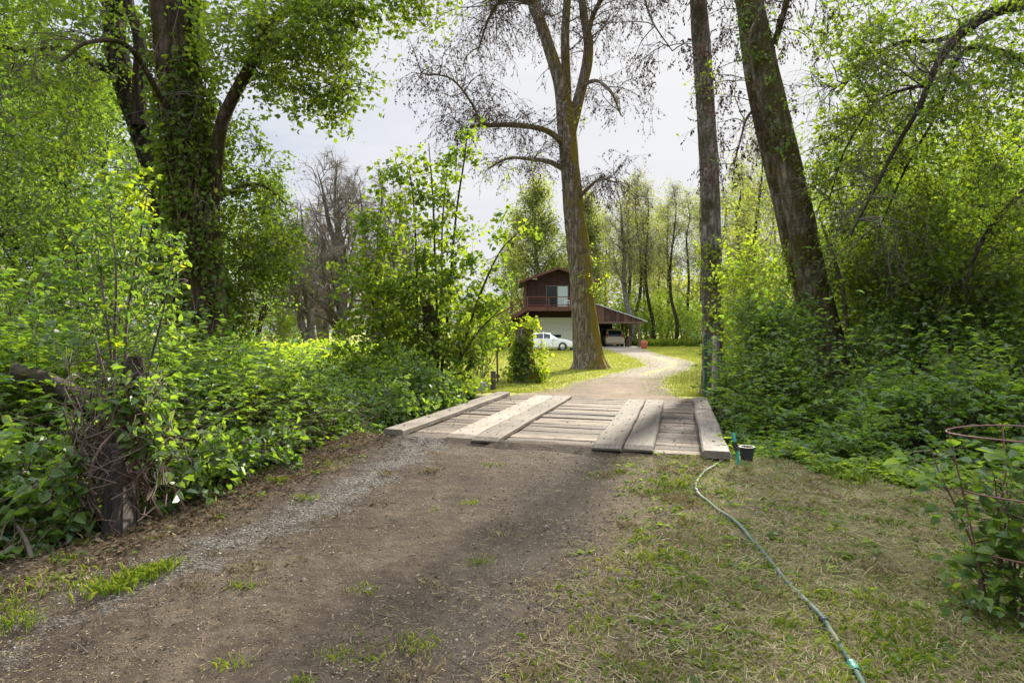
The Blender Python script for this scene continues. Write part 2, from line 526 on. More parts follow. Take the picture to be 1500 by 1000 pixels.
def make_gravel_mat():
    m, t = M('gravel_drive_mat')
    c = t.coord()
    z = t('ShaderNodeSeparateColor', i0=t.attr('zone').outputs['Color'])
    gcol, gh = gravel_nodes(t, c, (.13, .107, .077), (.27, .232, .18), 22.)
    n1 = t.noise(c, 1.6, 6, .7)
    br = t.ramp(t.math('ADD', z.outputs[0], t.math('MULTIPLY', t.math('SUBTRACT', n1, .5), 1.2)), [(.35, 0.), (.7, .85)])
    dcol, dh = dirt_nodes(t, c)
    dcol = t.mix(1., dcol, (1.9, 1.8, 1.7), 'MULTIPLY')
    col = t.mix(br, gcol, dcol)
    gr = t.ramp(t.math('ADD', z.outputs[1], t.math('MULTIPLY', t.math('SUBTRACT', n1, .5), 1.6)), [(.45, 0.), (.75, .9)])
    col = t.mix(gr, col, (.24, .25, .06))
    t.pbr(col, .95, t.bump(gh, .6, .02), Specular_IOR_Level=.12)
    return m


# ------------------------------------------------------------------ terrain
AX = math.radians(14.5)
A2 = np.array([math.sin(AX), math.cos(AX)]); B2 = np.array([math.cos(AX), -math.sin(AX)])
B0 = np.array([.33, 7.75]); BLEN = 5.6; DECK = .15


def st(x, y):
    dx = np.asarray(x) - B0[0]; dy = np.asarray(y) - B0[1]
    return dx * B2[0] + dy * B2[1], dx * A2[0] + dy * A2[1]


def W(s, t, z=0.):
    p = B0 + B2 * s + A2 * t
    return np.array([p[0], p[1], z])


def H(x, y, fine=True):
    x = np.asarray(x, float); y = np.asarray(y, float)
    s, t = st(x, y)
    tt = t + .07 * s
    d = np.abs(tt - 2.8)
    ditch = np.clip(1 - (d / 2.55) ** 2, 0, 1) ** .8
    z = -1.0 * ditch
    app = .125 * np.exp(-(np.clip(np.abs(tt - 2.8) - 2.8, 0, None) / 1.6) ** 2) * sstep(4.2, 2.4, np.abs(s)) * (d > 2.5)
    z = z + app
    far = sstep(25, 60, np.hypot(x, y))
    z = z + (fbm(x * .12, y * .12, 5, 3) - .45) * .25 * (1 - np.exp(-np.clip(np.abs(s) - 2, 0, None) / 3)) * (1 - far)
    if fine:
        near = 1 - sstep(14, 26, np.hypot(x, y))
        z = z + ((fbm(x * 1.1, y * 1.1, 3, 3) - .45) * .07 + (vnoise(x * 5, y * 5, 8) - .5) * .02) * near
    return z


def zone_ground(x, y):
    s, t = st(x, y)
    lawn = sstep(5.0, 7.0, t)
    e = np.abs(s + .35) - 1.65
    dirt = np.where(s > -.35, 1 - sstep(-.3, 1.1, e), 1 - sstep(-.1, .5, e)) * (1 - sstep(4.5, 6, t))
    litter = sstep(-1.8, -2.4, s) * (1 - lawn)
    return np.stack([lawn, dirt, litter, np.ones_like(lawn)], -1)


# far drive centre line beyond the bridge
DRV = np.array([W(.1, 5.2)[:2], W(.0, 7.0)[:2], [3.0, 18.3], [4.0, 21.5], [5.3, 24.6], [6.9, 28.5], [7.9, 33.9], [8.5, 41.9], [9.2, 51], [10.1, 60], [10.2, 66.5]])
DRVW = np.array([2.2, 1.9, 1.5, 1.25, 1.1, 1.15, 1.25, 1.4, 1.7, 2.2, 2.2])
DP = smooth_path(np.hstack([DRV, DRVW[:, None]]), 220)


def drive_dist(x, y):
    x = np.asarray(x).ravel(); y = np.asarray(y).ravel()
    out = np.full(len(x), 99.)
    for i in range(0, len(x), 20000):
        d = np.hypot(x[i:i + 20000, None] - DP[None, :, 0], y[i:i + 20000, None] - DP[None, :, 1]) - DP[None, :, 2]
        out[i:i + 20000] = d.min(1)
    return out


def grid_mesh(name, X, Y, Z, zone, m):
    mb = MB(); ny, nx = X.shape
    i = np.arange(ny - 1)[:, None] * nx; j = np.arange(nx - 1)[None]
    F = np.stack([i + j, i + j + 1, i + nx + j + 1, i + nx + j], -1).reshape(-1, 4)
    mb.add(np.stack([X, Y, Z], -1).reshape(-1, 3), F)
    o = mb.build(name, m, smooth=True)
    at = o.data.attributes.new('zone', 'FLOAT_COLOR', 'POINT')
    at.data.foreach_set('color', zone.reshape(-1, 4).astype(np.float32).ravel())
    return o


def axis_pts(lo, hi, c0, c1, step, growf=1.12):
    a = list(np.arange(c0, c1 + 1e-6, step)); s = step; x = a[-1]
    while x < hi: s *= growf; x += s; a.append(x)
    s = step; x = a[0]; b = []
    while x > lo: s *= growf; x -= s; b.append(x)
    return np.array(b[::-1] + a)


gx = axis_pts(-900, 900, -8, 10, .11); gy = axis_pts(-60, 1500, 1.2, 17, .11)
GX, GY = np.meshgrid(gx, gy)
GZ = H(GX, GY)
S_, T_ = st(GX, GY)
inroad = np.minimum(1, np.clip(1.65 - np.abs(S_ + .35), 0, .3) / .3) * (T_ < .1)
infar = np.clip(-drive_dist(GX, GY).reshape(GX.shape), 0, .3) / .3
GZ = GZ - .06 * inroad - .08 * infar
tag(grid_mesh('ground', GX, GY, GZ, zone_ground(GX, GY), make_ground_mat()), 'ground of dry mown grass, leaf litter and lawn', 'ground', kind='structure')

# near dirt drive
ts = np.arange(-16, .6, .08); cs = np.linspace(-1, 1, 37)
TT, CC = np.meshgrid(ts, cs, indexing='ij')
hw = 1.72 + .5 * (fbm(TT * .7, np.sign(CC) * 7 + TT * .1, 21, 4) - .45)
SS = -.35 + CC * hw
RX = B0[0] + B2[0] * SS + A2[0] * TT; RY = B0[1] + B2[1] * SS + A2[1] * TT
prof = np.where(np.abs(CC) > .97, -.04, .012)
wheel = -.025 * (np.exp(-((SS + 1.45) / .3) ** 2) + np.exp(-((SS - .6) / .3) ** 2))
RZ = H(RX, RY) + prof + wheel
lap = DECK + .028 + (fbm(SS * 2.2, TT * 2.2, 55, 4) - .45) * .05 - sstep(-.1, .5, TT + .07 * SS) * .055 - .05 * sstep(.8, 1., np.abs(CC)) 
RZ = np.where(TT + .07 * SS > -.12, lap, RZ)
zr = np.zeros(RX.shape + (4,)); zr[..., 3] = 1
zr[..., 2] = np.exp(-((SS - .6) / .34) ** 2)
zr[..., 0] = .95 * np.exp(-((SS + 1.5 + .12 * np.sin(TT * .8)) / .36) ** 2) * (.55 + .45 * sstep(-7, -1, TT)) + .3 * np.exp(-((SS + .2) / .9) ** 2) * sstep(-1.8, 0, TT)
zr[..., 1] = sstep(.3, 1.3, SS) * .75 + .35 * np.exp(-((SS + .5) / .3) ** 2)
tag(grid_mesh('dirt_driveway', RX, RY, RZ, zr, make_drive_mat()), 'brown dirt driveway with a grey gravel wheel track', 'driveway', kind='structure')

# far gravel drive
k = len(DP); tg = np.gradient(DP[:, :2], axis=0); tg = nrm(tg); nm = np.stack([tg[:, 1], -tg[:, 0]], 1)
cs = np.linspace(-1, 1, 25)
arc = np.concatenate([[0], np.cumsum(np.linalg.norm(np.diff(DP[:, :2], axis=0), axis=1))])
AR, CC = np.meshgrid(arc, cs, indexing='ij')
off = CC * (DP[:, 2:3] + .9 * (fbm(AR * .45, np.sign(CC) * 5 + 3, 31, 4) - .45))
RX = DP[:, 0:1] + nm[:, 0:1] * off; RY = DP[:, 1:2] + nm[:, 1:2] * off
RZ = H(RX, RY) + np.where(np.abs(CC) > .95, -.05, .02)
RZ = np.maximum(RZ, np.where(AR < 1.4, DECK - .16, -9))
zr = np.zeros(RX.shape + (4,)); zr[..., 3] = 1
zr[..., 0] = 1 - sstep(7, 11, AR); zr[..., 1] = .58 * np.exp(-((CC - .15) / .45) ** 2) * sstep(7, 11, AR) * (1 - sstep(26, 34, AR)) + .62 * sstep(.5, 1, np.abs(CC))
tag(grid_mesh('gravel_driveway', RX, RY, RZ, zr, make_gravel_mat()), 'pale gravel driveway curving across the lawn to the carport', 'driveway', kind='structure')

# distant hills
hx = np.linspace(-900, 900, 120); hy = np.linspace(0, 1, 12)
HX, HY = np.meshgrid(hx, hy)
top = 30 + 55 * fbm(HX * .004, HX * 0 + 2, 77, 4)
mh = simple('hazy_hill_woodland', (.10, .13, .13), .95, var=.4, nscale=.02)  # bluish distance haze mixed into the woodland colour
zz = top * np.sin(HY * PI / 2) - 3
o = grid_mesh('distant_hills', HX, 700 + HY * 300 + 0 * HX, zz, np.ones(HX.shape + (4,)), mh)
tag(o, 'low blue wooded hills beyond the trees', 'hills', kind='structure')

# ------------------------------------------------------------------ timber bridge
WOOD_DECK = planks('weathered_deck_timber', (.04, .030, .021), (.155, .119, .085), (.9, 22, 8), 1.3, 1., stain=(.055, .041, .03))
WOOD_RUN = planks('pale_runner_timber', (.055, .044, .032), (.215, .183, .142), (10, 1.1, 10), 1.3, .5, stain=(.085, .068, .05))
WOOD_CURB = planks('grey_curb_timber', (.05, .041, .031), (.175, .15, .118), (10, 1.1, 10), 1.3, .6, stain=(.08, .06, .043))
IRON = simple('rusty_iron', (.09, .055, .04), .8, .3, var=.5, nscale=30)
br = empty('timber_bridge', (B0[0], B0[1], 0), 'old timber plank bridge with pale runner boards where the driveway crosses the creek', 'bridge', rz=-AX)


def sk(s): return -.07 * s          # the bridge ends are slightly skewed


def local(mb, name, m, smooth=False):   # mesh authored in bridge space (x = across, y = along)
    return mb.build(name, m, br, smooth=smooth)


def bevel_plank(mb, x0, x1, y0, y1, z0, z1, sk0, rnd, bev=.012, wane=.0, ends=0.):
    """plank with slightly wandering, worn edges"""
    longx = (x1 - x0) > (y1 - y0)
    n = max(6, int(max(x1 - x0, y1 - y0) / .16))
    q = np.linspace(0, 1, n); sd = R.uniform(0, 99)
    w1 = (fbm(q * 9 + sd, q * 0, 3, 3) - .45) * wane; w2 = (fbm(q * 9 + sd + 50, q * 0, 4, 3) - .45) * wane
    zt = (fbm(q * 5 + sd + 90, q * 0, 6, 3) - .45) * wane * .7
    if ends:
        ln_ = max(x1 - x0, y1 - y0); q = np.concatenate([[0], np.linspace(.11 / ln_, 1 - .08 / ln_, n - 2), [1]]); zt[0] = zt[-1] = -(z1 - z0) * ends
    rows = []
    for i in range(n):
        if longx:
            x = x0 + (x1 - x0) * q[i]; dy = sk0(x); a, b = y0 + dy + w1[i], y1 + dy + w2[i]
            sec = [(x, a, z0), (x, a, z1 - bev + zt[i]), (x, a + bev, z1 + zt[i]), (x, b - bev, z1 + zt[i]), (x, b, z1 - bev + zt[i]), (x, b, z0)]
        else:
            a, b = x0 + w1[i], x1 + w2[i]; y = y0 + (y1 - y0) * q[i]
            sec = [(b, y + sk0(b), z0), (b, y + sk0(b), z1 - bev + zt[i]), (b - bev, y + sk0(b), z1 + zt[i]), (a + bev, y + sk0(a), z1 + zt[i]), (a, y + sk0(a), z1 - bev + zt[i]), (a, y + sk0(a), z0)]
        rows.append(sec)
    V = np.array(rows).reshape(-1, 3)
    i = np.arange(n - 1)[:, None] * 6; j = np.arange(6)[None]; j2 = (j + 1) % 6
    F = np.stack([i + j, i + 6 + j, i + 6 + j2, i + j2], -1).reshape(-1, 4)
    mb.add(V, [F, np.array([[0, 1, 2, 3, 4, 5]]), np.array([[5, 4, 3, 2, 1, 0]]) + (n - 1) * 6], rnd)


deck = MB(); y = 0.
while y < BLEN - .05:
    w = R.uniform(.17, .27)
    bevel_plank(deck, -2.12 - R.uniform(0, .06), 2.12 + R.uniform(0, .06), y, y + w - R.uniform(.002, .008), DECK - .075, DECK + R.uniform(-.014, .008), sk, R.random(), .007, .018)
    y += w
local(deck, 'deck', WOOD_DECK)
for (x0, x1, ys, ye) in ((-1.215, -.87, -.02, 5.35), (-.845, -.50, -.12, 5.45), (.65, .985, -.16, 5.15), (1.005, 1.34, -.13, 5.2)):
    b = MB(); bevel_plank(b, x0, x1, ys, ye, DECK + .010, DECK + .066 + R.uniform(-.006, .006), sk, R.random(), .016, .03, .55)
    ro = local(b, 'runner_board', WOOD_RUN)
    nb = MB()
    for yy in np.arange(.3, 5.2, .62):
        for xx in (x0 + .08, x1 - .08):
            nb.lathe([(.0, .008), (.012, .006), (.014, 0)], 8, (xx + R.normal() * .01, yy + sk(xx) + R.normal() * .04, DECK + .066))
    nb.build('bolts', IRON, ro)
for x0, x1 in ((-2.13, -1.85), (1.86, 2.14)):
    b = MB(); bevel_plank(b, x0, x1, -.25 if x0 > 0 else .05, 5.55, DECK + .008, DECK + .086, sk, .6, .018, .035)
    co = local(b, 'curb_beam', WOOD_CURB)
    nb = MB()
    for yy in np.arange(.4, 5.4, .9):
        nb.lathe([(.0, .01), (.016, .008), (.018, 0)], 8, ((x0 + x1) / 2, yy + sk(x0), DECK + .085))
    nb.build('bolts', IRON, co)
for xx in (-1.75, -.6, .6, 1.75):
    b = MB(); b.box((xx - .13, -.3, -.36), (xx + .13, BLEN + .3, DECK - .085)); local(b, 'stringer_beam', BARK_DARK)
for yy in (-.12, BLEN + .02):
    b = MB(); b.box((-2.3, yy, -.8), (2.3, yy + .1, DECK - .09)); local(b, 'abutment_board', WOOD_DECK)

# ------------------------------------------------------------------ house
RED = planks('dark_red_board_siding', (.024, .012, .009), (.066, .030, .022), (9, 9, .6), 1.2, .4)
REDTRIM = planks('red_brown_trim', (.085, .036, .026), (.145, .060, .043), (1.5, 3, 3), 1., .2)
ROOFM = simple('roof_shingle', (.12, .09, .075), .9, var=.4, nscale=9)
TINROOF = simple('grey_tin_roof', (.48, .50, .52), .45, .5, var=.12)
CREAM = simple('cream_garage_door_paint', (.62, .61, .55), .55, var=.05, nscale=2)
WHITE = simple('white_paint', (.80, .80, .78), .5, var=.04)
DARKIN = simple('dark_interior_board', (.035, .028, .024), .9, var=.4)
CONC = simple('concrete_slab', (.36, .34, .31), .9, var=.15)
POSTW = planks('brown_post_timber', (.07, .045, .032), (.19, .125, .085), (5, 5, 1), 1.4, .4)


def glassm(name, col, rough=.08):
    m, t = M(name); t.pbr(col, rough, Specular_IOR_Level=.35); return m


GLASS = glassm('dark_window_glass', (.012, .014, .016, 1))
CURT, tt_ = M('curtained_pane')
_c = tt_.ramp(tt_('ShaderNodeTexWave', dict(bands_direction='X'), Vector=tt_.coord(), Scale=5., Distortion=.6).outputs[0], [(0, (.30, .37, .32)), (1, (.48, .56, .49))])
tt_.pbr(_c, .25)

YB, YF, YR = 62.0, 64.0, 73.0
XL, XR, XC = 1.33, 7.80, 4.57
ho = empty('two_storey_house', (XC, YF, 0), 'dark red two storey barn house with balcony and attached carport beyond the lawn', 'house')
HO = (XC, YF, 0)


def hp(mb, name, m, parent=None, smooth=False):
    return mb.build(name, m, ho if parent is None else parent, HO, smooth)


slope = .357; ZE = 6.58; ZP = ZE + slope * (XR - XL) / 2
# upper gabled storey (vertical boards proud of one another)
w = MB()
gab = [(XL, 3.75), (XR, 3.75), (XR, ZE - .05), (XC, ZP - .05), (XL, ZE - .05)]
for yy in (YF, YR):
    V = [(x, yy, z) for x, z in gab] + [(x, yy + .2, z) for x, z in gab]
    w.add(V, [np.array([[0, 1, 2, 3, 4]]), np.array([[9, 8, 7, 6, 5]]), np.array([[0, 5, 6, 1], [1, 6, 7, 2], [2, 7, 8, 3], [3, 8, 9, 4], [4, 9, 5, 0]])])
for xx in (XL, XR - .2):
    w.box((xx, YF + .2, 3.75), (xx + .2, YR, ZE - .05))
for i, xx in enumerate(np.arange(XL + .15, XR - .1, .3)):
    if 3.35 < xx < 5.55: lo_ = 6.08
    else: lo_ = 3.8
    hi_ = ZE - .08 + slope * (min(xx - XL, XR - xx))
    w.box((xx, YF - .022, lo_), (xx + .06, YF - .002, hi_), R.random())
hp(w, 'upper_wall', RED)
w = MB(); w.box((XL, YF - .035, 6.42), (XR, YF - .024, 6.56)); hp(w, 'gable_band', RED)
w = MB()
for xx in (XL - .04, XR - .08): w.box((xx, YF - .06, 3.6), (xx + .12, YF - .026, ZE - .05 + slope * .06))
hp(w, 'corner_board', REDTRIM)
# lower storey
w = MB(); w.box((XL, YF + .02, 0), (1.87, YF + .22, 3.74)); w.box((7.22, YF + .02, 0), (XR, YF + .22, 3.74)); w.box((1.87, YF + .02, 2.93), (7.22, YF + .22, 3.74))
w.box((XL, YF + .22, 0), (XL + .2, YR, 3.74)); w.box((XR - .2, YF + .22, 0), (XR, YR, 3.74)); w.box((XL + .2, YR - .2, 0), (XR - .2, YR, 3.74))
w.box((XL + .2, YF + .22, 3.6), (XR - .2, YR - .2, 3.74))
hp(w, 'lower_wall', RED)
g = MB()
for i in range(5):
    g.box((1.9, YF + .06, .05 + i * .575), (7.2, YF + .12, .05 + (i + 1) * .575 - .025), R.random())
gd = hp(g, 'garage_door', CREAM)
w = MB(); w.box((3.95, YF + .02, .98), (4.85, YF + .056, 1.22)); w.build('vent', GLASS, gd, HO)
w = MB(); w.box((1.88, YF + .125, .04), (7.21, YF + .15, 2.92)); w.build('backing', CREAM, gd, HO)
# roof
rf = MB()
for sg in (-1, 1):
    e = (XR - XL) / 2 + .62
    x0, x1 = XC, XC + sg * e; z0, z1 = ZP + .08, ZP + .08 - slope * e
    V = [(x0, YF - .75, z0), (x1, YF - .75, z1), (x1, YR + .5, z1), (x0, YR + .5, z0), (x0, YF - .75, z0 - .1), (x1, YF - .75, z1 - .1), (x1, YR + .5, z1 - .1), (x0, YR + .5, z0 - .1)]
    rf.add(V, np.array([[0, 1, 2, 3], [7, 6, 5, 4], [0, 4, 5, 1], [1, 5, 6, 2], [2, 6, 7, 3], [3, 7, 4, 0]]))
ro = hp(rf, 'roof', ROOFM)
w = MB()
for sg in (-1, 1):
    e = (XR - XL) / 2 + .64
    w.bar((XC, YF - .77, ZP - .01), (XC + sg * e, YF - .77, ZP - .01 - slope * e), .035, .2)
w.build('bargeboard', REDTRIM, ro, HO)
# sliding door
d = MB()
for (xa, xb, za, zb) in ((3.38, 5.56, 5.99, 6.07), (3.38, 5.56, 3.90, 3.96), (3.38, 3.45, 3.96, 5.99), (5.49, 5.56, 3.96, 5.99), (4.43, 4.51, 3.96, 5.99)):
    d.box((xa, YF - .05, za), (xb, YF - .003, zb))
sd = hp(d, 'sliding_door', simple('bronze_frame', (.10, .085, .075), .5))
w = MB(); w.box((3.45, YF - .03, 3.96), (4.43, YF - .004, 5.99)); w.build('dark_pane', GLASS, sd, HO)['label'] = 'dark glass leaf'
w = MB(); w.box((4.51, YF - .035, 3.96), (5.49, YF - .004, 5.99)); w.build('curtained_pane', CURT, sd, HO)['label'] = 'pale green curtained leaf'
w = MB()
for xx in (2.12, 2.36):
    w.lathe([(.0, .0), (.10, .02), (.11, .12), (.05, .2), (0, .2)], 10, (xx, YF - .14, 6.62))
w.box((2.08, YF - .06, 6.7), (2.42, YF - .03, 6.78))
hp(w, 'floodlight', WHITE)
# balcony
bl = MB(); bl.box((1.38, YB, 3.50), (8.15, YB + .08, 3.92)); bl.box((1.38, YB + .08, 3.74), (8.15, YF - .04, 3.86)); bl.box((1.38, YB + .08, 3.50), (1.46, YF - .04, 3.73)); bl.box((8.07, YB + .08, 3.50), (8.15, YF - .04, 3.73))
bal = hp(bl, 'balcony', REDTRIM)
w = MB()
for xx in np.arange(1.7, 8.0, .5): w.box((xx, YB + .09, 3.45), (xx + .06, YF - .05, 3.73))
w.build('joist', DARKIN, bal, HO)
for xx in (1.42, 3.46, 5.5, 7.55):
    b = MB(); b.box((xx, YB - .07, 3.52), (xx + .13, YB - .005, 4.80)); b.build('railing_post', REDTRIM, bal, HO)
w = MB(); w.box((1.38, YB - .05, 4.805), (8.15, YB + .06, 4.88)); w.box((1.55, YB - .03, 4.02), (8.0, YB + .03, 4.09)); w.box((1.38, YB + .06, 4.80), (1.46, YF - .05, 4.87)); w.build('railing', REDTRIM, bal, HO)
w = MB()
for zz in np.arange(4.2, 4.8, .15): w.bar((1.55, YB, zz), (8.1, YB, zz), .012, .012)
w.build('cable', IRON, bal, HO)
w = MB()
for xx in (1.45, 7.3): w.box((xx, YB + .1, .0), (xx + .15, YB + .25, 3.49))
w.build('support_post', REDTRIM, bal, HO)
# stairs down to the left
stp = MB()
sx0, sz0, sx1 = 1.36, 3.8, -4.7; sl = .60
for yy in (YB + .05, YB + 1.15):
    stp.bar((sx0, yy, sz0 - .12), (sx1, yy, sz0 - .12 + sl * (sx1 - sx0)), .07, .34)
for i in range(20):
    xx = sx0 - .3 * (i + .5); stp.box((xx - .15, YB + .09, sz0 - sl * .3 * (i + .8)), (xx + .15, YB + 1.11, sz0 - sl * .3 * (i + .8) + .05))
stt = hp(stp, 'staircase', REDTRIM)
w = MB(); w.bar((sx0, YB + .0, sz0 + .95), (sx1, YB + .0, sz0 + .95 + sl * (sx1 - sx0)), .09, .12)
w.bar((sx0, YB + .0, sz0 + .45), (sx1, YB + .0, sz0 + .45 + sl * (sx1 - sx0)), .05, .09); w.build('handrail', REDTRIM, stt, HO)
w = MB()
for xx in (-.05, -2.2, -4.4):
    w.box((xx - .08, YB - .11, 0), (xx + .08, YB - .05, sz0 + .95 + sl * (xx - sx0)))
w.build('newel_post', REDTRIM, stt, HO)
w = MB(); V = [(XL - .02, YB + .6, .02), (XL - .02, YB + .6, 3.45), (-3.9, YB + .6, .35), (-3.9, YB + .6, .02)]
V = V + [(x, y + .06, z) for x, y, z in V]
w.add(V, np.array([[0, 3, 2, 1], [4, 5, 6, 7], [0, 1, 5, 4], [1, 2, 6, 5], [2, 3, 7, 6], [3, 0, 4, 7]])); w.build('skirt_panel', RED, stt, HO)
# carport
cp = MB(); zc0, zc1, xc0, xc1 = 4.30, 2.52, 7.85, 13.1
V = [(xc0, YB + .6, zc0), (xc1, YB + .6, zc1), (xc1, YR, zc1), (xc0, YR, zc0)]; V = V + [(x, y, z - .05) for x, y, z in V]
cp.add(V, np.array([[0, 1, 2, 3], [7, 6, 5, 4], [0, 4, 5, 1], [1, 5, 6, 2], [2, 6, 7, 3], [3, 7, 4, 0]]))
cs_ = (zc1 - zc0) / (xc1 - xc0)
for yy in np.arange(YB + .6, YR, .3):
    cp.bar((xc0, yy + .05, zc0 + .02), (xc1, yy + .05, zc1 + .02), .05, .04)
car_roof = hp(cp, 'carport_roof', TINROOF)
w = MB(); xx = xc0 + .02
while xx < 12.6:
    xe = min(xx + .235, 12.65); zt0 = zc0 + cs_ * (xx - xc0) - .06; zt1 = zc0 + cs_ * (xe - xc0) - .06
    V = [(xx, YB + .7, 2.5), (xe, YB + .7, 2.5), (xe, YB + .7, max(zt1, 2.52)), (xx, YB + .7, zt0)]; V = V + [(a, b + .05, c) for a, b, c in V]
    w.add(V, np.array([[0, 1, 2, 3], [7, 6, 5, 4], [0, 4, 5, 1], [1, 5, 6, 2], [2, 6, 7, 3], [3, 7, 4, 0]]), R.random()); xx += .25
hp(w, 'carport_gable', planks('brown_gable_boards', (.05, .026, .018), (.13, .07, .045), (6, 6, .8), 1.3, .4))
w = MB(); w.box((xc0 + .02, YB + .66, 2.30), (12.75, YB + .82, 2.5)); w.box((12.2, YB + .83, 2.28), (12.4, YR - .1, 2.46)); hp(w, 'carport_beam', POSTW)
for (xx, yy) in ((12.2, YB + .68), (11.95, 66.2), (12.2, 69.5), (12.2, 72.5)):
    b = MB(); b.box((xx, yy, 0), (xx + .2, yy + .2, 2.29)); hp(b, 'carport_post', POSTW)
w = MB(); w.box((xc0, YR - .2, 0), (11.3, YR - .05, 3.0)); hp(w, 'carport_back_wall', DARKIN)
w = MB(); w.box((xc0, YB + .9, -.2), (12.6, YR, .035)); hp(w, 'carport_slab', CONC)

# ------------------------------------------------------------------ cars
def paint(name, col):
    m, t = M(name)
    nz = t.noise(t.coord(), 3, 5, .6)
    t.pbr(t.mix(t.ramp(nz, [(.45, 0.), (.8, .25)]), col, tuple(x * .75 for x in col)), .28, Coat_Weight=.6, Coat_Roughness=.08)
    return m


RUBBER = simple('tyre_rubber', (.018, .018, .018), .85)
RIM = simple('alloy_rim', (.45, .46, .48), .35, .8)
LAMPC = simple('clear_lamp_lens', (.62, .65, .68), .12)
LAMPR = simple('red_lamp_lens', (.30, .015, .012), .2)
BLACKP = simple('black_plastic', (.02, .02, .022), .55)
PLATE = simple('pale_number_plate', (.62, .64, .62), .5)


def car(name, label, loc, rz, st_, colr, wheel_r, wx, width, tall):
    """st_: stations (x, z_bottom, z_belt, z_roof, half width, roof half width); cabin where roof > belt"""
    root = empty(name, loc, label, 'car', rz=rz)
    pm = paint(name + '_paint', colr)
    n = len(st_); body = MB(); glass = MB(); sec = []
    for (x, zb, zl, zr_, hw_, rw) in st_:
        up = max(zr_, zl + .01)
        sec.append([(x, -hw_ * .86, zb), (x, -hw_ * .985, zb + .12), (x, -hw_, (zb + zl) / 2 + .05), (x, -hw_ * .97, zl), (x, -rw, up - .05), (x, -rw * .8, up),
                    (x, rw * .8, up), (x, rw, up - .05), (x, hw_ * .97, zl), (x, hw_, (zb + zl) / 2 + .05), (x, hw_ * .985, zb + .12), (x, hw_ * .86, zb)])
    V = np.array(sec).reshape(-1, 3); m_ = 12
    i = np.arange(n - 1)[:, None] * m_; j = np.arange(m_)[None]; j2 = (j + 1) % m_
    F = np.stack([i + j, i + m_ + j, i + m_ + j2, i + j2], -1).reshape(-1, 4)
    body.add(V, [F, np.arange(m_)[None], (np.arange(m_)[::-1] + (n - 1) * m_)[None]])
    body.build('body', pm, root)
    S = np.array(sec)

    def pane(q, off):
        q = np.array(q); c = q.mean(0); q = c + (q - c) * .93
        nr = nrm(np.cross(q[1] - q[0], q[2] - q[0])); 
        if np.dot(nr, c - np.array([c[0] * .6, 0, .6])) < 0: nr = -nr
        V = np.vstack([q + nr * off, q - nr * .01])
        return MB().add(V, np.array([[0, 1, 2, 3], [7, 6, 5, 4], [0, 4, 5, 1], [1, 5, 6, 2], [2, 6, 7, 3], [3, 7, 4, 0]]))
    for kk in range(n - 1):
        a, b = st_[kk], st_[kk + 1]
        if a[3] - a[2] > .25 and b[3] - b[2] > .25:
            for l, u in ((3, 4), (8, 7)):
                pane([S[kk, l], S[kk + 1, l], S[kk + 1, u], S[kk, u]], .012).build('side_window', GLASS, root)
        elif abs((a[3] - a[2]) - (b[3] - b[2])) > .3:
            lo_, hi_ = (kk, kk + 1) if a[3] - a[2] < b[3] - b[2] else (kk + 1, kk)
            pane([S[lo_, 4], S[lo_, 7], S[hi_, 7], S[hi_, 4]], .062).build('windscreen' if lo_ > hi_ else 'rear_window', GLASS, root)
    for sx in wx:
        for sy in (-1, 1):
            y0 = sy * (width / 2 - .2)
            w = MB(); prof = [(.62 * wheel_r, -.1), (.93 * wheel_r, -.11), (wheel_r, -.07), (wheel_r, .07), (.93 * wheel_r, .11), (.62 * wheel_r, .1)]
            w.lathe(prof, 24); V = w.v[0]; w.v[0] = np.stack([V[:, 0] + sx, V[:, 2] + y0 + sy * .1, V[:, 1] + wheel_r], 1)
            wo = w.build('wheel', RUBBER, root, smooth=False)
            r_ = MB(); r_.lathe([(0, .05), (.12 * wheel_r, .06)], 12)
            for q in range(5):
                a_ = q * 2 * PI / 5; ca, sa = math.cos(a_), math.sin(a_)
                r_.bar((ca * .05, sa * .05, .045), (ca * .58 * wheel_r, sa * .58 * wheel_r, .06), .085, .03)
            r_.lathe([(.52 * wheel_r, .07), (.64 * wheel_r, .085), (.64 * wheel_r, -.05)], 24)
            Vs = np.concatenate(r_.v); r_.v = [np.stack([Vs[:, 0] + sx, y0 + sy * (.1 + Vs[:, 2]), Vs[:, 1] + wheel_r], 1)]
            r_.build('rim', RIM, wo)
            ar = MB(); ar.lathe([(0, 0), (wheel_r * 1.13, 0), (wheel_r * 1.13, .05)], 24); Vs = ar.v[0]
            ar.v[0] = np.stack([Vs[:, 0] + sx, sy * (width / 2 - .055) + sy * Vs[:, 2], np.maximum(Vs[:, 1] + wheel_r, .2)], 1)
            ar.build('wheel_arch', BLACKP, root)
    return root


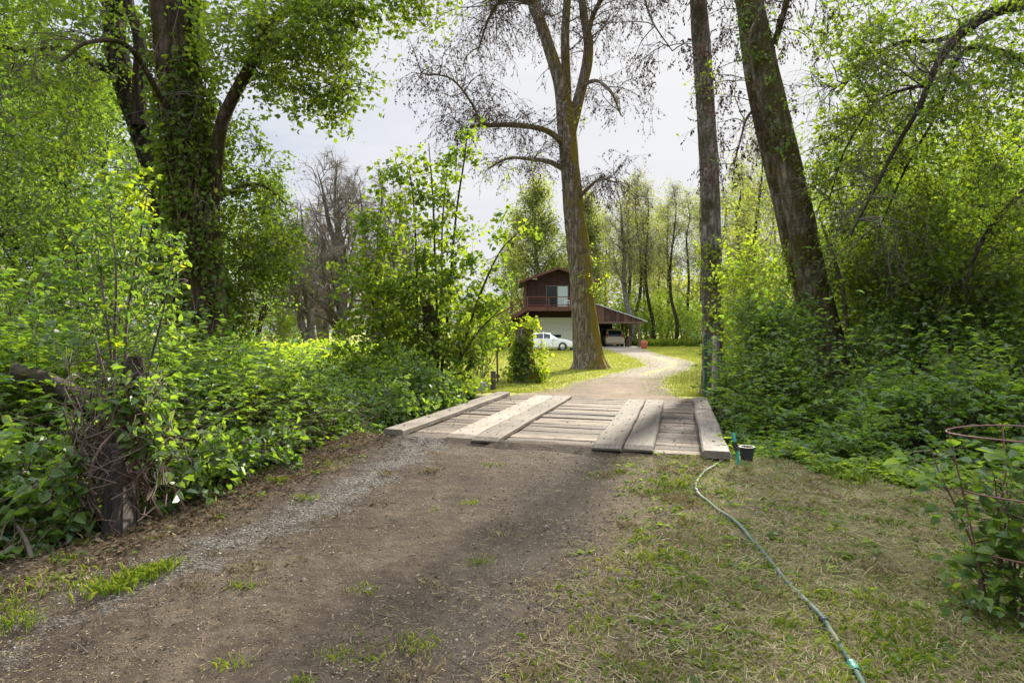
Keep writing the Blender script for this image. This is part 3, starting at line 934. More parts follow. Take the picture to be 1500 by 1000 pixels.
# white saloon, nose to the right (+x)
sed = car('white_sedan', 'white saloon car parked side on before the cream garage door', (*gp(797, 513), 0), .02,
          [(-2.38, .42, .80, .80, .70, .6), (-2.25, .26, .98, .99, .84, .66), (-1.75, .2, 1.03, 1.05, .90, .64), (-1.0, .18, .99, 1.38, .91, .58), (-.1, .18, .96, 1.45, .91, .60), (.45, .18, .95, 1.38, .91, .60),
           (1.15, .18, .94, .96, .91, .66), (1.75, .2, .86, .875, .89, .64), (2.2, .24, .74, .75, .82, .6), (2.42, .36, .58, .59, .66, .5)],
          (.80, .81, .82), .335, (-1.42, 1.42), 1.84, 1.45)
for sy in (-1, 1):
    w = MB(); w.box((2.02, sy * .62 - .14, .62), (2.34, sy * .62 + .14, .72)); w.build('headlight', LAMPC, sed)
    w = MB(); w.box((-2.36, sy * .62 - .16, .78), (-2.2, sy * .62 + .16, .92)); w.build('tail_light', LAMPR, sed)
    w = MB(); w.box((.62, sy * .96 - .09, .98), (.8, sy * .96 + .09, 1.1)); w.build('wing_mirror', WHITE, sed)
    w = MB()
    for xx in (-.35, .62): w.box((xx, sy * .912 - .004, .32), (xx + .012, sy * .912 + .004, .92))
    w.build('door_seam', BLACKP, sed)
    w = MB(); w.box((-.28, sy * .915 - .015, .80), (-.08, sy * .915 + .015, .835)); w.build('door_handle', RIM, sed)
w = MB(); w.box((2.30, -.5, .36), (2.405, .5, .52)); w.build('grille', BLACKP, sed)
# tan minivan in the carport, tail towards us (x axis = length, nose away)
mv = car('tan_minivan', 'pale gold people carrier parked tail out under the carport', (10.25, 66.9, .035), PI / 2,
         [(-2.42, .40, .92, .93, .84, .72), (-2.36, .28, 1.02, 1.05, .93, .72), (-2.2, .24, 1.04, 1.66, .95, .70), (-1.5, .22, 1.03, 1.74, .96, .72), (-.3, .22, 1.02, 1.76, .96, .73), (.75, .22, 1.0, 1.66, .96, .70),
          (1.55, .22, .98, 1.0, .94, .7), (2.15, .26, .84, .86, .88, .66), (2.42, .38, .62, .63, .72, .5)],
         (.60, .52, .38), .34, (-1.45, 1.5), 1.94, 1.76)
for sy in (-1, 1):
    w = MB(); w.box((-2.43, sy * .80 - .09, .92), (-2.27, sy * .80 + .09, 1.28)); w.build('tail_light', LAMPR, mv)
w = MB(); w.box((-2.56, -.86, .42), (-2.37, .86, .62)); w.build('rear_bumper', paint('gold_bumper', (.56, .48, .36)), mv)
w = MB(); w.box((-2.46, -.19, .80), (-2.40, .19, .91)); w.build('number_plate', PLATE, mv)
w = MB(); w.box((-2.445, -.34, .94), (-2.36, .34, .985)); w.build('tailgate_trim', RIM, mv)
w = MB(); w.bar((-1.9, -.62, 1.79), (.4, -.62, 1.81), .04, .04); w.bar((-1.9, .62, 1.79), (.4, .62, 1.81), .04, .04); w.build('roof_rail', BLACKP, mv)

# barrels, tub, chairs
def barrel(name, label, loc, r, h, colr):
    m = simple(name + '_skin', colr, .5, var=.25, nscale=3)
    root = empty(name, loc, label, 'barrel')
    w = MB(); w.lathe([(0, .0), (r * .88, .0), (r * .93, .04 * h), (r * .97, .2 * h), (r, .32 * h), (r * 1.03, .34 * h), (r, .37 * h), (r, .62 * h), (r * 1.03, .64 * h), (r, .67 * h), (r * .96, .86 * h), (r * .84, .96 * h), (r * .8, h), (r * .72, h), (r * .72, .97 * h), (0, .97 * h)], 24)
    w.build('drum', m, root, smooth=True)
    l = MB(); l.lathe([(.0, 0), (.05, 0), (.05, .04), (0, .04)], 10, (r * .45, 0, h * .97)); l.build('bung', BLACKP, root)
    return root


barrel('red_barrel', 'red plastic barrel standing on the lawn outside the carport', (*gp(943.5, 511), 0), .28, .76, (.34, .075, .05))
barrel('brown_barrel', 'dark brown barrel between the carport posts', (11.62, 64.9, .035), .32, 1.05, (.10, .055, .04))
w = MB(); w.lathe([(0, 0), (.22, 0), (.28, .4), (.30, .4), (.30, .43), (.26, .43), (.21, .04), (0, .04)], 20)
tag(w.build('blue_tub', simple('blue_plastic', (.03, .10, .35), .45), None, (0, 0, 0)), 'small blue tub on the lawn ahead of the white car', 'tub').location = (*gp(838.5, 512.5), 0)


def chair(label, x, y, rz):
    root = empty('patio_chair', (x, y, 3.862), label, 'chair', 'white chairs on the balcony', rz)
    w = MB(); w.box((-.24, -.25, .40), (.26, .25, .44)); w.build('seat', WHITE, root)
    w = MB()
    for k in range(5): w.bar((-.24, -.2 + k * .1, .44), (-.36, -.2 + k * .1, .98), .07, .025)
    w.bar((-.34, -.26, .93), (-.34, .26, .93), .03, .08); w.build('backrest', WHITE, root)
    for sx, sy in ((-.22, -.23), (-.22, .23), (.22, -.23), (.22, .23)):
        w = MB(); w.bar((sx * 1.1, sy * 1.1, 0), (sx, sy, .66 if sx > 0 else .42), .05, .05); w.build('leg', WHITE, root)
    for sy in (-.27, .27):
        w = MB(); w.box((-.3, sy - .04, .64), (.28, sy + .04, .68)); w.build('armrest', WHITE, root)
    return root


chair('white patio chair on the balcony standing clear of the mossy trunk', 5.32, YB + .75, PI)
chair('white patio chair on the balcony half hidden by the mossy trunk', 6.0, YB + .85, PI)

# ------------------------------------------------------------------ trees
def px(w, Y): return w / FPX * Y


def stem(mb, rows, Y, **kw):
    """rows: (u, v, width_px[, dY]) -> trunk through these points at distance Y"""
    pts = np.array([P(r[0], r[1], Y + (r[3] if len(r) > 3 else 0)) for r in rows])
    rad = np.array([px(r[2], Y) / 2 for r in rows])
    return trunk(mb, pts, rad, **kw)[:, :3]


def blob(u, v, Y, ru, rv, rY, n, shell=.2):
    return ball(n, P(u, v, Y), (px(ru, Y), rY, px(rv, Y)), shell)


def finish(root, wood, branch, leaf, wm, bm, lm, base, crown='crown'):
    wood.build('trunk', wm, root, base, smooth=True)
    if branch.n: branch.build('branches', bm, root, base)
    if leaf is not None and leaf.n: leaf.build(crown, lm, root, base)


# --- bare mossy tree in the middle, seed clusters hanging from drooping twigs
def hanging(skels, wood, seeds, n1, n2, n3, l1, l2, l3, r1, ssize, drop=-.16, up=.1, m=9, bare=0):
    p0 = np.concatenate(skels)
    sel = R.integers(0, len(p0), n1)
    q = runit(n1); q[:, 2] = np.abs(q[:, 2]) * .3 + up; q = nrm(q)
    b1 = grow(p0[sel], q, R.uniform(.5, 1.2, n1) * l1, 8, .2, drop * .35)
    tubes(wood, b1, taper(n1, 8, r1, r1 * .3), 5)
    s2, d2, _ = kids(b1, n2, .15, 1, .9, -.2)
    b2 = grow(s2, d2, R.uniform(.5, 1.2, len(s2)) * l2, 7, .22, drop)
    tubes(wood, b2, taper(len(s2), 7, r1 * .35, r1 * .14), 4)
    s3, d3, _ = kids(b2, n3, .1, 1, .8, -.35)
    b3 = grow(s3, d3, R.uniform(.4, 1.2, len(s3)) * l3, 5, .25, drop)
    tubes(wood, b3, taper(len(s3), 5, r1 * .13, r1 * .07), 3)
    if m:
        t = R.uniform(.2, 1, (len(s3), m)); x = t * 4; i = np.clip(x.astype(int), 0, 3); f = (x - i)[..., None]; ii = np.arange(len(s3))[:, None]
        c = (b3[ii, i] * (1 - f) + b3[ii, i + 1] * f).reshape(-1, 3)
        leafset(seeds, c, ssize, None, True, .55, hang=1.1, flat=.1)
    return b1, b2, b3


YT = 26.4
base = P(863, 543, YT); base[2] = -.25
root = empty('mossy_tree', base, 'big mossy trunk with bare drooping twigs standing in front of the red house', 'tree')
wd, brn, lf = MB(), MB(), MB()
sk1 = stem(wd, [(864, 548, 46), (862, 520, 40), (857, 470, 36), (852, 420, 34), (847, 360, 32), (840, 300, 29), (834, 235, 27), (828, 170, 26), (822, 130, 20), (811, 90, 18), (796, 45, 16), (780, 5, 14), (760, -60, 11), (735, -140, 7), (715, -220, 3)], YT, n=240, sides=60, bump=.05, flare=.75, lobes=6, seed=2)
sk2 = stem(wd, [(829, 178, 20), (830, 130, 15), (828, 60, 13), (831, 0, 12, .5), (836, -100, 9, 1), (842, -230, 4, 1.5)], YT + .3, n=40, sides=14)
sk3 = stem(wd, [(834, 205, 17), (843, 165, 17), (853, 125, 16), (860, 95, 16), (862, 60, 14), (855, 20, 12), (852, -40, 10), (866, -130, 7, -1), (885, -230, 3, -2)], YT + .1, n=44, sides=14)
sk4 = stem(wd, [(859, 60, 8), (870, 20, 7, -.5), (890, -15, 6, -1), (920, -60, 4, -2)], YT, n=20, sides=8)
sk5 = stem(wd, [(829, 218, 10), (810, 197, 9, -.5), (785, 187, 8, -1), (745, 183, 7, -1.5), (715, 184, 6, -1.7), (690, 186, 5, -1.8), (684, 205, 3, -1.9)], YT, n=34, sides=9)
sk6 = stem(wd, [(830, 250, 9), (805, 237, 8, .5), (775, 233, 6, 1), (745, 232, 4, 1.3), (715, 247, 3, 1.5)], YT, n=28, sides=8)
sk7 = stem(wd, [(783, 5, 9), (755, -2, 8, .5), (732, 3, 6, 1), (715, 30, 4, 1.2), (700, 75, 3, 1.4)], YT, n=28, sides=8)
sk8 = stem(wd, [(850, 130, 6), (872, 118, 5, -1), (895, 135, 4, -1.8), (910, 170, 2, -2)], YT, n=20, sides=7)
sk9 = stem(wd, [(705, 183, 4, -1.7), (690, 150, 3.4, -2), (660, 115, 2.6, -2.4), (618, 108, 1.6, -3)], YT, n=20, sides=6)
sk10 = stem(wd, [(848, 290, 6), (862, 275, 5, -.8), (880, 262, 3, -1.2), (905, 268, 2, -1.6)], YT, n=14, sides=6)
hanging([sk5[4:], sk6[8:], sk7[6:], sk8[4:], sk9, sk10[5:]], brn, lf, 90, 5, 5, 1.7, 1.2, .7, .022, .075, m=7)
hanging([sk1[155:], sk2[12:], sk3[14:], sk4], brn, lf, 95, 5, 5, 3.0, 1.5, .75, .03, .075, m=7)
hanging([sk7, sk1[176:213]], brn, lf, 26, 6, 5, 3.4, 1.8, .8, .03, .075, drop=-.2, m=7)
finish(root, wd, brn, None, BARK_MOSS, TWIG, None, base)
lf.build('seed_clusters', SEED, root, base)
yl = MB(); c = np.concatenate([ball(36, P(866, 400, YT - .6), (.7, .4, 1.2)), ball(16, P(838, 165, YT - .3), (.3, .3, .4)), ball(40, P(752, 250, YT + 1.2), (1.8, .8, .8))])
tw = MB(); sprays(tw, yl, c, runit(len(c)), .5, 6, .09, simple=True, asp=.7)
tw.build('epicormic_shoots', TWIG_PALE, root, base); yl.build('spring_leaves', LEAF_YELLOW, root, base)

# --- straight grey trunk beside the bridge
YS = 15.6
base = P(1046, 590, YS); base[2] = -.2
root = empty('straight_tree', base, 'straight grey lichened trunk rising beside the far right corner of the bridge', 'tree')
wd, brn, lf = MB(), MB(), MB()
sa = stem(wd, [(1046, 588, 34), (1045, 500, 30), (1043, 430, 29), (1042, 350, 28), (1039, 250, 27), (1033, 150, 26), (1027, 60, 25), (1023, 0, 24), (1019, -100, 23), (1010, -250, 16), (1000, -420, 8), (990, -520, 3)], YS, n=240, sides=56, bump=.05, flare=.35, seed=5)
s1 = stem(wd, [(1024, -20, 9), (1000, -50, 8, -.5), (970, -50, 6, -1), (945, -15, 4, -1.2), (955, 30, 2.5, -1.3), (985, 75, 1.5, -1.4)], YS, n=30, sides=7)
s2 = stem(wd, [(1022, -60, 10), (1060, -110, 8, .6), (1085, -90, 5, 1.2), (1100, -30, 3, 1.5)], YS, n=24, sides=7)
s3 = stem(wd, [(1018, -140, 9), (980, -220, 7, .8), (950, -240, 4, 1.4)], YS, n=20, sides=7)
hanging([s1, s2, s3], brn, lf, 40, 5, 4, 1.1, .8, .5, .014, .06, drop=-.22)
hanging([sa[180:]], brn, lf, 24, 5, 4, 2., 1., .5, .02, .06, drop=-.14)
finish(root, wd, brn, None, BARK_GREY, TWIG, None, base); lf.build('seed_clusters', SEED, root, base)
yl, tw = MB(), MB(); c = np.concatenate([ball(14, P(1036, 118, YS - .35), (.28, .15, .35)), blob(1050, 400, YS - .4, 34, 60, .4, 70), blob(1075, 470, YS - .5, 40, 50, .4, 50)])
sprays(tw, yl, c, runit(len(c)), .35, 7, .075, simple=False, asp=.75, r=.004)
tw.build('epicormic_shoots', TWIG_PALE, root, base); yl.build('spring_leaves', LEAF_YELLOW, root, base)

# --- leaning twin-stemmed tree on the right
YL = 13.
base = P(1228, 590, YL); base[2] = -.4
root = empty('leaning_tree', base, 'thick brown twin trunk leaning left out of the brambles right of the bridge', 'tree')
wd, brn, lf, iv = MB(), MB(), MB(), MB()
la = stem(wd, [(1234, 622, 66), (1222, 560, 54), (1207, 490, 48), (1188, 400, 42), (1170, 310, 40), (1146, 210, 38), (1122, 110, 38), (1097, 0, 38), (1079, -80, 35), (1060, -220, 36), (1030, -380, 22), (1000, -520, 6)], YL, n=260, sides=60, bump=.045, flare=.5, seed=9)
lb = stem(wd, [(1222, 600, 34), (1197, 500, 26), (1174, 430, 22), (1158, 370, 20), (1142, 300, 18), (1122, 220, 17), (1106, 150, 16), (1094, 80, 15), (1086, 0, 13), (1080, -120, 16), (1075, -300, 6)], YL + .75, n=60, sides=16, bump=.05, seed=12)
lc = stem(wd, [(1134, 65, 10), (1148, 20, 9, -.3), (1156, -20, 8, -.5), (1170, -90, 6, -1)], YL, n=20, sides=8)
ld = stem(wd, [(1104, 160, 5, .6), (1093, 175, 4, .5), (1086, 200, 3, .4), (1075, 240, 2, .3)], YL, n=16, sides=6)
v1 = stem(wd, [(1265, 580, 9, -.6), (1244, 500, 7, -.6), (1235, 430, 6, -.55), (1222, 380, 5, -.5), (1206, 330, 4, -.45)], YL, n=40, sides=7)
v2 = stem(wd, [(1128, 200, 4, -.5), (1110, 140, 4, -.48), (1098, 60, 4, -.46), (1112, 20, 3, -.45)], YL, n=30, sides=5)
hanging([ld, lb[30:50]], brn, lf, 26, 5, 4, 1.1, .75, .45, .012, .055, drop=-.24)
hanging([la[161:208], lc], brn, lf, 30, 5, 4, 1.4, .8, .5, .014, .055, drop=-.2)
hanging([la[213:], lb[50:]], brn, lf, 24, 5, 4, 2., .9, .5, .02, .055)
finish(root, wd, brn, None, BARK_LEAN, TWIG, None, base); lf.build('seed_clusters', SEED, root, base)
c = np.concatenate([la[R.integers(91, 192, 46)] + np.array([-.05, -.3, 0]) + R.normal(size=(46, 3)) * np.array([.22, .08, .25]), blob(1095, 60, YL - .2, 14, 70, .2, 50), blob(1150, 195, YL - .3, 18, 40, .1, 22), blob(1130, 90, YL - .3, 30, 90, .1, 10)])
tw = MB(); sprays(tw, iv, c, runit(len(c)), .3, 7, .06, asp=.8, r=.003)
tw.build('vine_stems', TWIG_PALE, root, base); iv.build('climbing_vine', LEAF_BRAMBLE, root, base)

# --- ivy clad tree on the left with its leafy canopy
YI = 11.
base = P(296, 640, YI); base[2] = -.4
root = empty('ivy_tree', base, 'thick ivy clad trunk with a leafy canopy spreading over the left of the driveway', 'tree')
wd, brn, lf = MB(), MB(), MB()
ia = stem(wd, [(301, 650, 92), (297, 560, 78), (294, 500, 70), (289, 420, 66), (284, 330, 63), (276, 240, 60), (267, 150, 59), (260, 60, 60), (257, 0, 60), (254, -90, 52), (248, -220, 36), (240, -380, 14)], YI, n=240, sides=56, bump=.06, flare=.5, seed=21)
ib = stem(wd, [(300, 380, 24), (308, 310, 22), (316, 245, 19, -.1), (324, 185, 18, -.2), (340, 145, 17, -.3), (362, 105, 16, -.4), (384, 62, 15, -.5), (402, 28, 14, -.6), (432, 10, 12, -.7), (465, -14, 10, -.8), (520, -60, 8, -1), (600, -130, 5, -1.2)], YI, n=60, sides=12)
ic = stem(wd, [(252, -60, 26), (200, -160, 18, -.6), (120, -230, 12, -1.5), (30, -260, 7, -2.5)], YI, n=30, sides=10)
idd = stem(wd, [(256, -100, 24), (300, -200, 18, 1.), (380, -270, 12, 2.), (470, -300, 6, 3)], YI, n=30, sides=10)
ie = stem(wd, [(272, 190, 9), (240, 150, 8, -.5), (190, 70, 7, -1.1), (130, 62, 5, -1.8), (90, 90, 3, -2.2)], YI, n=30, sides=8)
ig = stem(wd, [(300, 300, 8), (340, 280, 7, .5), (380, 270, 5, 1), (420, 300, 3, 1.4)], YI, n=24, sides=8)
sk_i = np.concatenate([ia[107:], ib[10:], ic, idd, ie, ig])
bl_ = [(70, 60, 10.3, 75, 70, 2., 88), (40, 170, 9.8, 70, 90, 1.5, 81), (60, 40, 12.5, 110, 90, 1.5, 102), (110, 0, 9.2, 40, 30, .6, 16),
       (350, 60, 10.8, 60, 60, 1., 102), (430, 95, 10.6, 60, 65, 1., 102), (480, 45, 10.3, 50, 45, .8, 88), (505, 125, 10.2, 30, 36, .5, 40), (465, 145, 10.4, 30, 30, .5, 27), (400, 30, 10., 70, 35, .8, 74), (560, 3, 10.2, 80, 14, .5, 54), (500, 5, 10., 60, 20, .5, 40), (640, -8, 10.2, 40, 12, .4, 17),
       (320, 170, 11.6, 40, 70, .8, 40), (380, 330, 12.2, 55, 70, 1., 129), (345, 400, 12., 45, 60, .8, 88), (405, 370, 12.6, 30, 50, .6, 54), (375, 240, 12.4, 40, 50, .8, 47), (340, 460, 11.8, 40, 50, .5, 61), (305, 250, 12, 50, 90, .6, 47),
       (100, -90, 11, 180, 90, 3, 102), (360, -100, 11, 180, 80, 3, 102), (230, -200, 11, 160, 90, 2.5, 68)]
c = np.concatenate([blob(*b) for b in bl_])
d = runit(len(c)); d[:, 2] -= .25
connect(brn, sk_i, c, .014, .1, .7)
sprays(brn, lf, c, d, R.uniform(.3, .65, len(c)), 17, .078, asp=.72, lat=.22, r=.005)
finish(root, wd, brn, lf, BARK_IVY, TWIG, LEAF_TREE, base)
# hanging dead tangle in the canopy
dt, ds = MB(), MB(); hanging([ie], dt, ds, 12, 4, 3, .8, .9, .6, .012, .05, drop=-.3, m=1); hanging([ib[20:40], ig], dt, ds, 9, 4, 3, .9, .8, .5, .011, .05, drop=-.2, m=1)
dt.build('dead_twigs', TWIG, root, base)
# ivy wrapped round the trunk
n = 4600; i = R.integers(10, 197, n); f = R.random((n, 1)); ctr = ia[i] * (1 - f) + ia[np.minimum(i + 1, len(ia) - 1)] * f
th = R.uniform(0, 2 * PI, n); keep = fbm(th * 1.2, ctr[:, 2] * .9, 41, 3) > .40
th, ctr = th[keep], ctr[keep]; rad = .36 + R.random(len(th)) ** 2 * .14
o2 = np.stack([np.cos(th), np.sin(th), 0 * th], 1)
iv = MB(); p = ctr + o2 * rad[:, None]
pp = np.repeat(p, 4, 0) + R.normal(size=(len(p) * 4, 3)) * .07
leafset(iv, pp, .085, np.repeat(o2, 4, 0) * .6, asp=.85, flat=.45, hang=.5, rnd=np.clip(np.repeat(R.random(len(p)), 4) * .6 + R.random(len(pp)) * .4, 0, 1))
iv.build('ivy', LEAF_TREE, root, base)
vs = MB(); N = 26; th0 = R.uniform(0, 2 * PI, N); paths = []
for q in range(N):
    j = np.linspace(5, R.uniform(67, 187), 16).astype(int); tq = th0[q] + np.cumsum(R.normal(size=16) * .34)
    paths.append(ia[j] + np.stack([np.cos(tq), np.sin(tq), 0 * tq], 1) * np.interp(j, [0, 27, 240], [.56, .43, .34])[:, None])
tubes(vs, np.array(paths), taper(N, 16, R.uniform(.008, .022, N), .006), 5); vs.build('ivy_stems', CANE, root, base)

# --- dark forked tree behind it
YK = 13.5
base = P(262, 590, YK); base[2] = -.2
root = empty('forked_tree', base, 'dark slanting trunk with a fork left of the ivy clad tree', 'tree')
wd, brn, lf = MB(), MB(), MB()
ka = stem(wd, [(264, 600, 40), (256, 480, 34), (244, 380, 32), (232, 290, 31), (216, 215, 32), (197, 160, 33), (178, 105, 32), (168, 50, 30), (168, 0, 31), (172, -90, 24), (160, -230, 14), (150, -330, 5)], YK, n=70, sides=18, bump=.08, seed=31)
kb = stem(wd, [(205, 185, 20), (204, 130, 19), (206, 70, 18), (198, 30, 16), (188, 0, 15), (196, -80, 10), (210, -200, 5)], YK - .3, n=36, sides=12)
kc = stem(wd, [(178, 110, 12), (140, 95, 10, -.4), (90, 70, 8, -.9), (30, 75, 6, -1.5), (-40, 50, 4, -2)], YK, n=30, sides=8)
c = np.concatenate([blob(*b) for b in [(60, 250, 13, 80, 110, 1.5, 102), (20, 380, 12, 60, 90, 1.2, 78), (120, 330, 13.5, 70, 90, 1.2, 78), (180, 250, 14.5, 50, 100, 1, 36), (30, 110, 13, 90, 80, 1.5, 78), (230, 110, 15, 60, 130, 1, 36), (110, 430, 12.5, 110, 60, 1.2, 102), (20, 460, 10, 60, 40, 1., 36), (130, 160, 14, 50, 70, 1, 36), (60, -60, 13, 160, 70, 2, 60), (240, 400, 13.5, 50, 80, .8, 54)]])
d = runit(len(c)); d[:, 2] -= .3
connect(brn, np.concatenate([ka[20:], kb, kc]), c, .014, .1, .7)
sprays(brn, lf, c, d, R.uniform(.35, .75, len(c)), 19, .082, asp=.7, lat=.26, r=.005)
finish(root, wd, brn, lf, BARK_DARK, TWIG, LEAF_DARK, base)
n = 380; i = R.integers(10, 52, n); th = R.uniform(0, 2 * PI, n); o2 = np.stack([np.cos(th), np.sin(th), 0 * th], 1)
iv = MB(); p = np.repeat(ka[i] + o2 * R.uniform(.2, .34, n)[:, None], 5, 0) + R.normal(size=(n * 5, 3)) * .08
leafset(iv, p, .09, None, asp=.85, flat=.4, hang=.5); iv.build('ivy', LEAF_DARK, root, base)

# --- big drooping tree whose limbs hang in from the right
base = np.array([12.2, 11.8, -.2])
root = empty('drooping_tree', base, 'wide leafy tree whose dark limbs droop into view from the right edge', 'tree')
wd, brn, lf = MB(), MB(), MB()
trk = trunk(wd, [base, (12.1, 11.8, 1.5), (11.7, 11.7, 3.5), (11., 11.6, 6.), (10.6, 11.5, 8.5), (10., 12, 11), (9.6, 12.2, 13)], [.62, .5, .45, .4, .3, .2, .06], 50, 20, .07, .5, seed=51)[:, :3]
ra = stem(wd, [(1700, 60, 26, .4), (1600, 10, 24), (1520, 4, 20, -.4), (1465, 14, 17, -.5), (1420, 38, 15, -.6), (1390, 68, 12, -.7), (1368, 105, 9, -.8), (1345, 160, 7, -.9), (1310, 220, 5.5, -1), (1280, 280, 4, -1.1), (1245, 345, 2.5, -1.2)], 11.2, n=60, sides=12, seed=3)
rb = stem(wd, [(1640, 110, 16, .4), (1540, 100, 13), (1470, 78, 10, -.2), (1430, 68, 8, -.3), (1400, 90, 6, -.3), (1370, 170, 4.5, -.2), (1330, 240, 3.5), (1290, 330, 2)], 11.2, n=44, sides=9)
rc = stem(wd, [(1420, 42, 9), (1370, 60, 7, .4), (1320, 62, 5, .8), (1270, 90, 4, 1.2), (1225, 140, 2.5, 1.5)], 11, n=30, sides=8)
rd = stem(wd, [(1650, 200, 14, .6), (1560, 240, 11), (1500, 280, 8, -.4), (1440, 350, 6, -.6), (1410, 430, 3, -.7)], 11, n=30, sides=8)
re_ = stem(wd, [(1360, 125, 6), (1330, 130, 5, .3), (1285, 150, 4, .6), (1240, 215, 3, .9), (1215, 290, 2, 1.1)], 10.5, n=24, sides=7)
hanging([ra[25:], rb[18:], rc, re_], brn, MB(), 60, 5, 4, 1.1, 1., .6, .016, .05, drop=-.2, m=0, up=-.1)
c = np.concatenate([blob(*b) for b in [(1250, 110, 11.5, 60, 75, 1., 72), (1240, 250, 12, 55, 90, 1., 156), (1310, 190, 11, 80, 90, 1.2, 135), (1330, 60, 11.5, 100, 50, 1., 114), (1420, 130, 10.5, 80, 80, 1.2, 114), (1300, 330, 12, 90, 70, 1., 198), (1420, 300, 11, 90, 100, 1.2, 177), (1480, 200, 10, 50, 120, 1., 93), (1220, 380, 13, 50, 50, .8, 93), (1400, 430, 11.5, 110, 50, 1., 156), (1480, 400, 10.5, 50, 80, 1., 93), (1460, 30, 10.5, 60, 40, 1, 51), (1220, 20, 12.5, 40, 40, .8, 26), (1400, -60, 11.5, 200, 70, 2, 125), (1580, 200, 10.8, 80, 200, 1.5, 114)]])
d = runit(len(c)); d[:, 2] -= .35
connect(brn, np.concatenate([ra[10:], rb[5:], rc, rd, re_]), c, .013, .12, .7)
sprays(brn, lf, c, d, R.uniform(.3, .7, len(c)), 14, .085, asp=.62, lat=.25, r=.005)
finish(root, wd, brn, lf, BARK_DARK, TWIG, LEAF_TREE, base)


# --- generic grown trees for the middle distance and woods
OAKTW = simple('oak_twig', (.15, .122, .095), .9, var=.4, nscale=6)


def grown_tree(root, h, r0, lean=(0, 0), fork=.35, nb=16, spread=.45, leaf=None, lsize=.2, nsp=240, M_=10, barkm=BARK_FAR, up=.12, twigs=True, nstems=1, crown0=.3, wob=.14, lm_name='crown', simple_=True, twm=TWIG, cw=None, gap=.0):
    wd, brn, lf = MB(), MB(), MB(); skel = []
    for sI in range(nstems):
        a = R.uniform(0, 2 * PI); off = np.array([math.cos(a), math.sin(a), 0]) * (0 if nstems == 1 else R.uniform(.15, .5))
        ln = np.array([lean[0], lean[1], 0]) + (0 if nstems == 1 else np.array([math.cos(a), math.sin(a), 0]) * R.uniform(.05, .22))
        zz = np.linspace(-.15, 1, 9); pts = off + np.outer(zz * h, [0, 0, 1]) + np.outer(np.clip(zz, 0, 1) ** 1.3 * h, ln) + np.vstack([np.zeros((2, 3)), np.cumsum(R.normal(size=(7, 3)) * np.array([1, 1, 0]) * h * .014, 0)])
        rr = r0 * np.array([1.15, 1.0, .9, .8, .7, .58, .44, .28, .06]) * (1 if nstems == 1 else R.uniform(.55, 1))
        skel.append(trunk(wd, pts, rr, 40, 10, .06, r0 * 1.5, seed=int(R.integers(99)))[:, :3])
    main = np.stack(skel)
    s1, d1, t1 = kids(main, nb, crown0, .97, .85, up)
    L1 = h * spread * (1.15 - t1) * R.uniform(.6, 1.15, len(t1))
    b1 = grow(s1, d1, L1, 9, wob, up * .4)
    tubes(wd, b1, taper(len(s1), 9, np.clip(r0 * .42 * (1.1 - t1), .02, 9), r0 * .05), 6)
    s2, d2, t2 = kids(b1, 6, .2, 1, .75, .05)
    L2 = np.repeat(L1, 6) * .5 * (1.1 - t2 * .6)
    b2 = grow(s2, d2, L2, 6, wob * 1.3, up * .2)
    tubes(brn, b2, taper(len(s2), 6, r0 * .10, r0 * .03), 4)
    if twigs:
        s3, d3, _ = kids(b2, 5, .2, 1, .8, 0)
        b3 = grow(s3, d3, np.repeat(L2, 5) * .5, 4, .25, 0.)
        tubes(brn, b3, taper(len(s3), 4, r0 * .035, r0 * .015), 3)
        if twigs == 2:
            s4, d4, _ = kids(b3, 3, .3, 1, .8, 0)
            tubes(brn, grow(s4, d4, h * .035, 3, .25, -.1), taper(len(s4), 3, r0 * .018, r0 * .01), 3)
    if leaf is not None:
        pool = np.concatenate([b2[:, 2:].reshape(-1, 3), b1[:, 4:].reshape(-1, 3)])
        c = pool[R.integers(0, len(pool), nsp)] + R.normal(size=(nsp, 3)) * h * .02
        dd = runit(nsp); dd[:, 2] -= .1
        sprays(None, lf, c, dd, h * .07, M_, lsize, simple=simple_, asp=.75, lat=h * .05)
    wd.build('trunk', barkm, root, smooth=True)
    brn.build('branches', twm, root)
    if leaf is not None: lf.build(lm_name, leaf, root)
    return root


def at(u, Y, z=0.): return ((u - CU) / FPX * Y, Y, z)


# bare grey oaks beyond the bramble meadow on the left
G_ = 'bare grey trees beyond the bramble meadow'
o1 = grown_tree(empty('bare_tree', at(500, 56), 'bare grey oak with wide arching limbs, tallest of the leafless trees', 'tree', G_), 15.6, .46, nstems=3, nb=16, spread=.72, barkm=BARK_FAR, up=.08, twigs=2, wob=.2, crown0=.2, twm=OAKTW)
o2_ = grown_tree(empty('bare_tree', at(452, 50), 'leaning bare trunk with crooked limbs beside the edge of the bright green canopy', 'tree', G_), 10.5, .36, lean=(-.28, 0), nstems=2, nb=14, spread=.6, barkm=BARK_FAR, up=.05, twigs=2, wob=.24, crown0=.25, twm=OAKTW)
for u, Y, s_, rz, lab in ((552, 60, .95, 2., 'bare grey oak just behind the leafy sapling clump'), (585, 70, .8, 4., 'smaller bare grey oak almost hidden by the sapling clump'), (415, 64, .75, 1., 'thin bare grey oak at the left end of the leafless trees'), (475, 72, 1., 5.2, 'distant bare grey oak seen through the arching limbs of the tallest one')):
    q = copy_tree(o1, lab, G_); q.location = at(u, Y); q.rotation_euler.z = rz; q.scale = (s_, s_, s_)

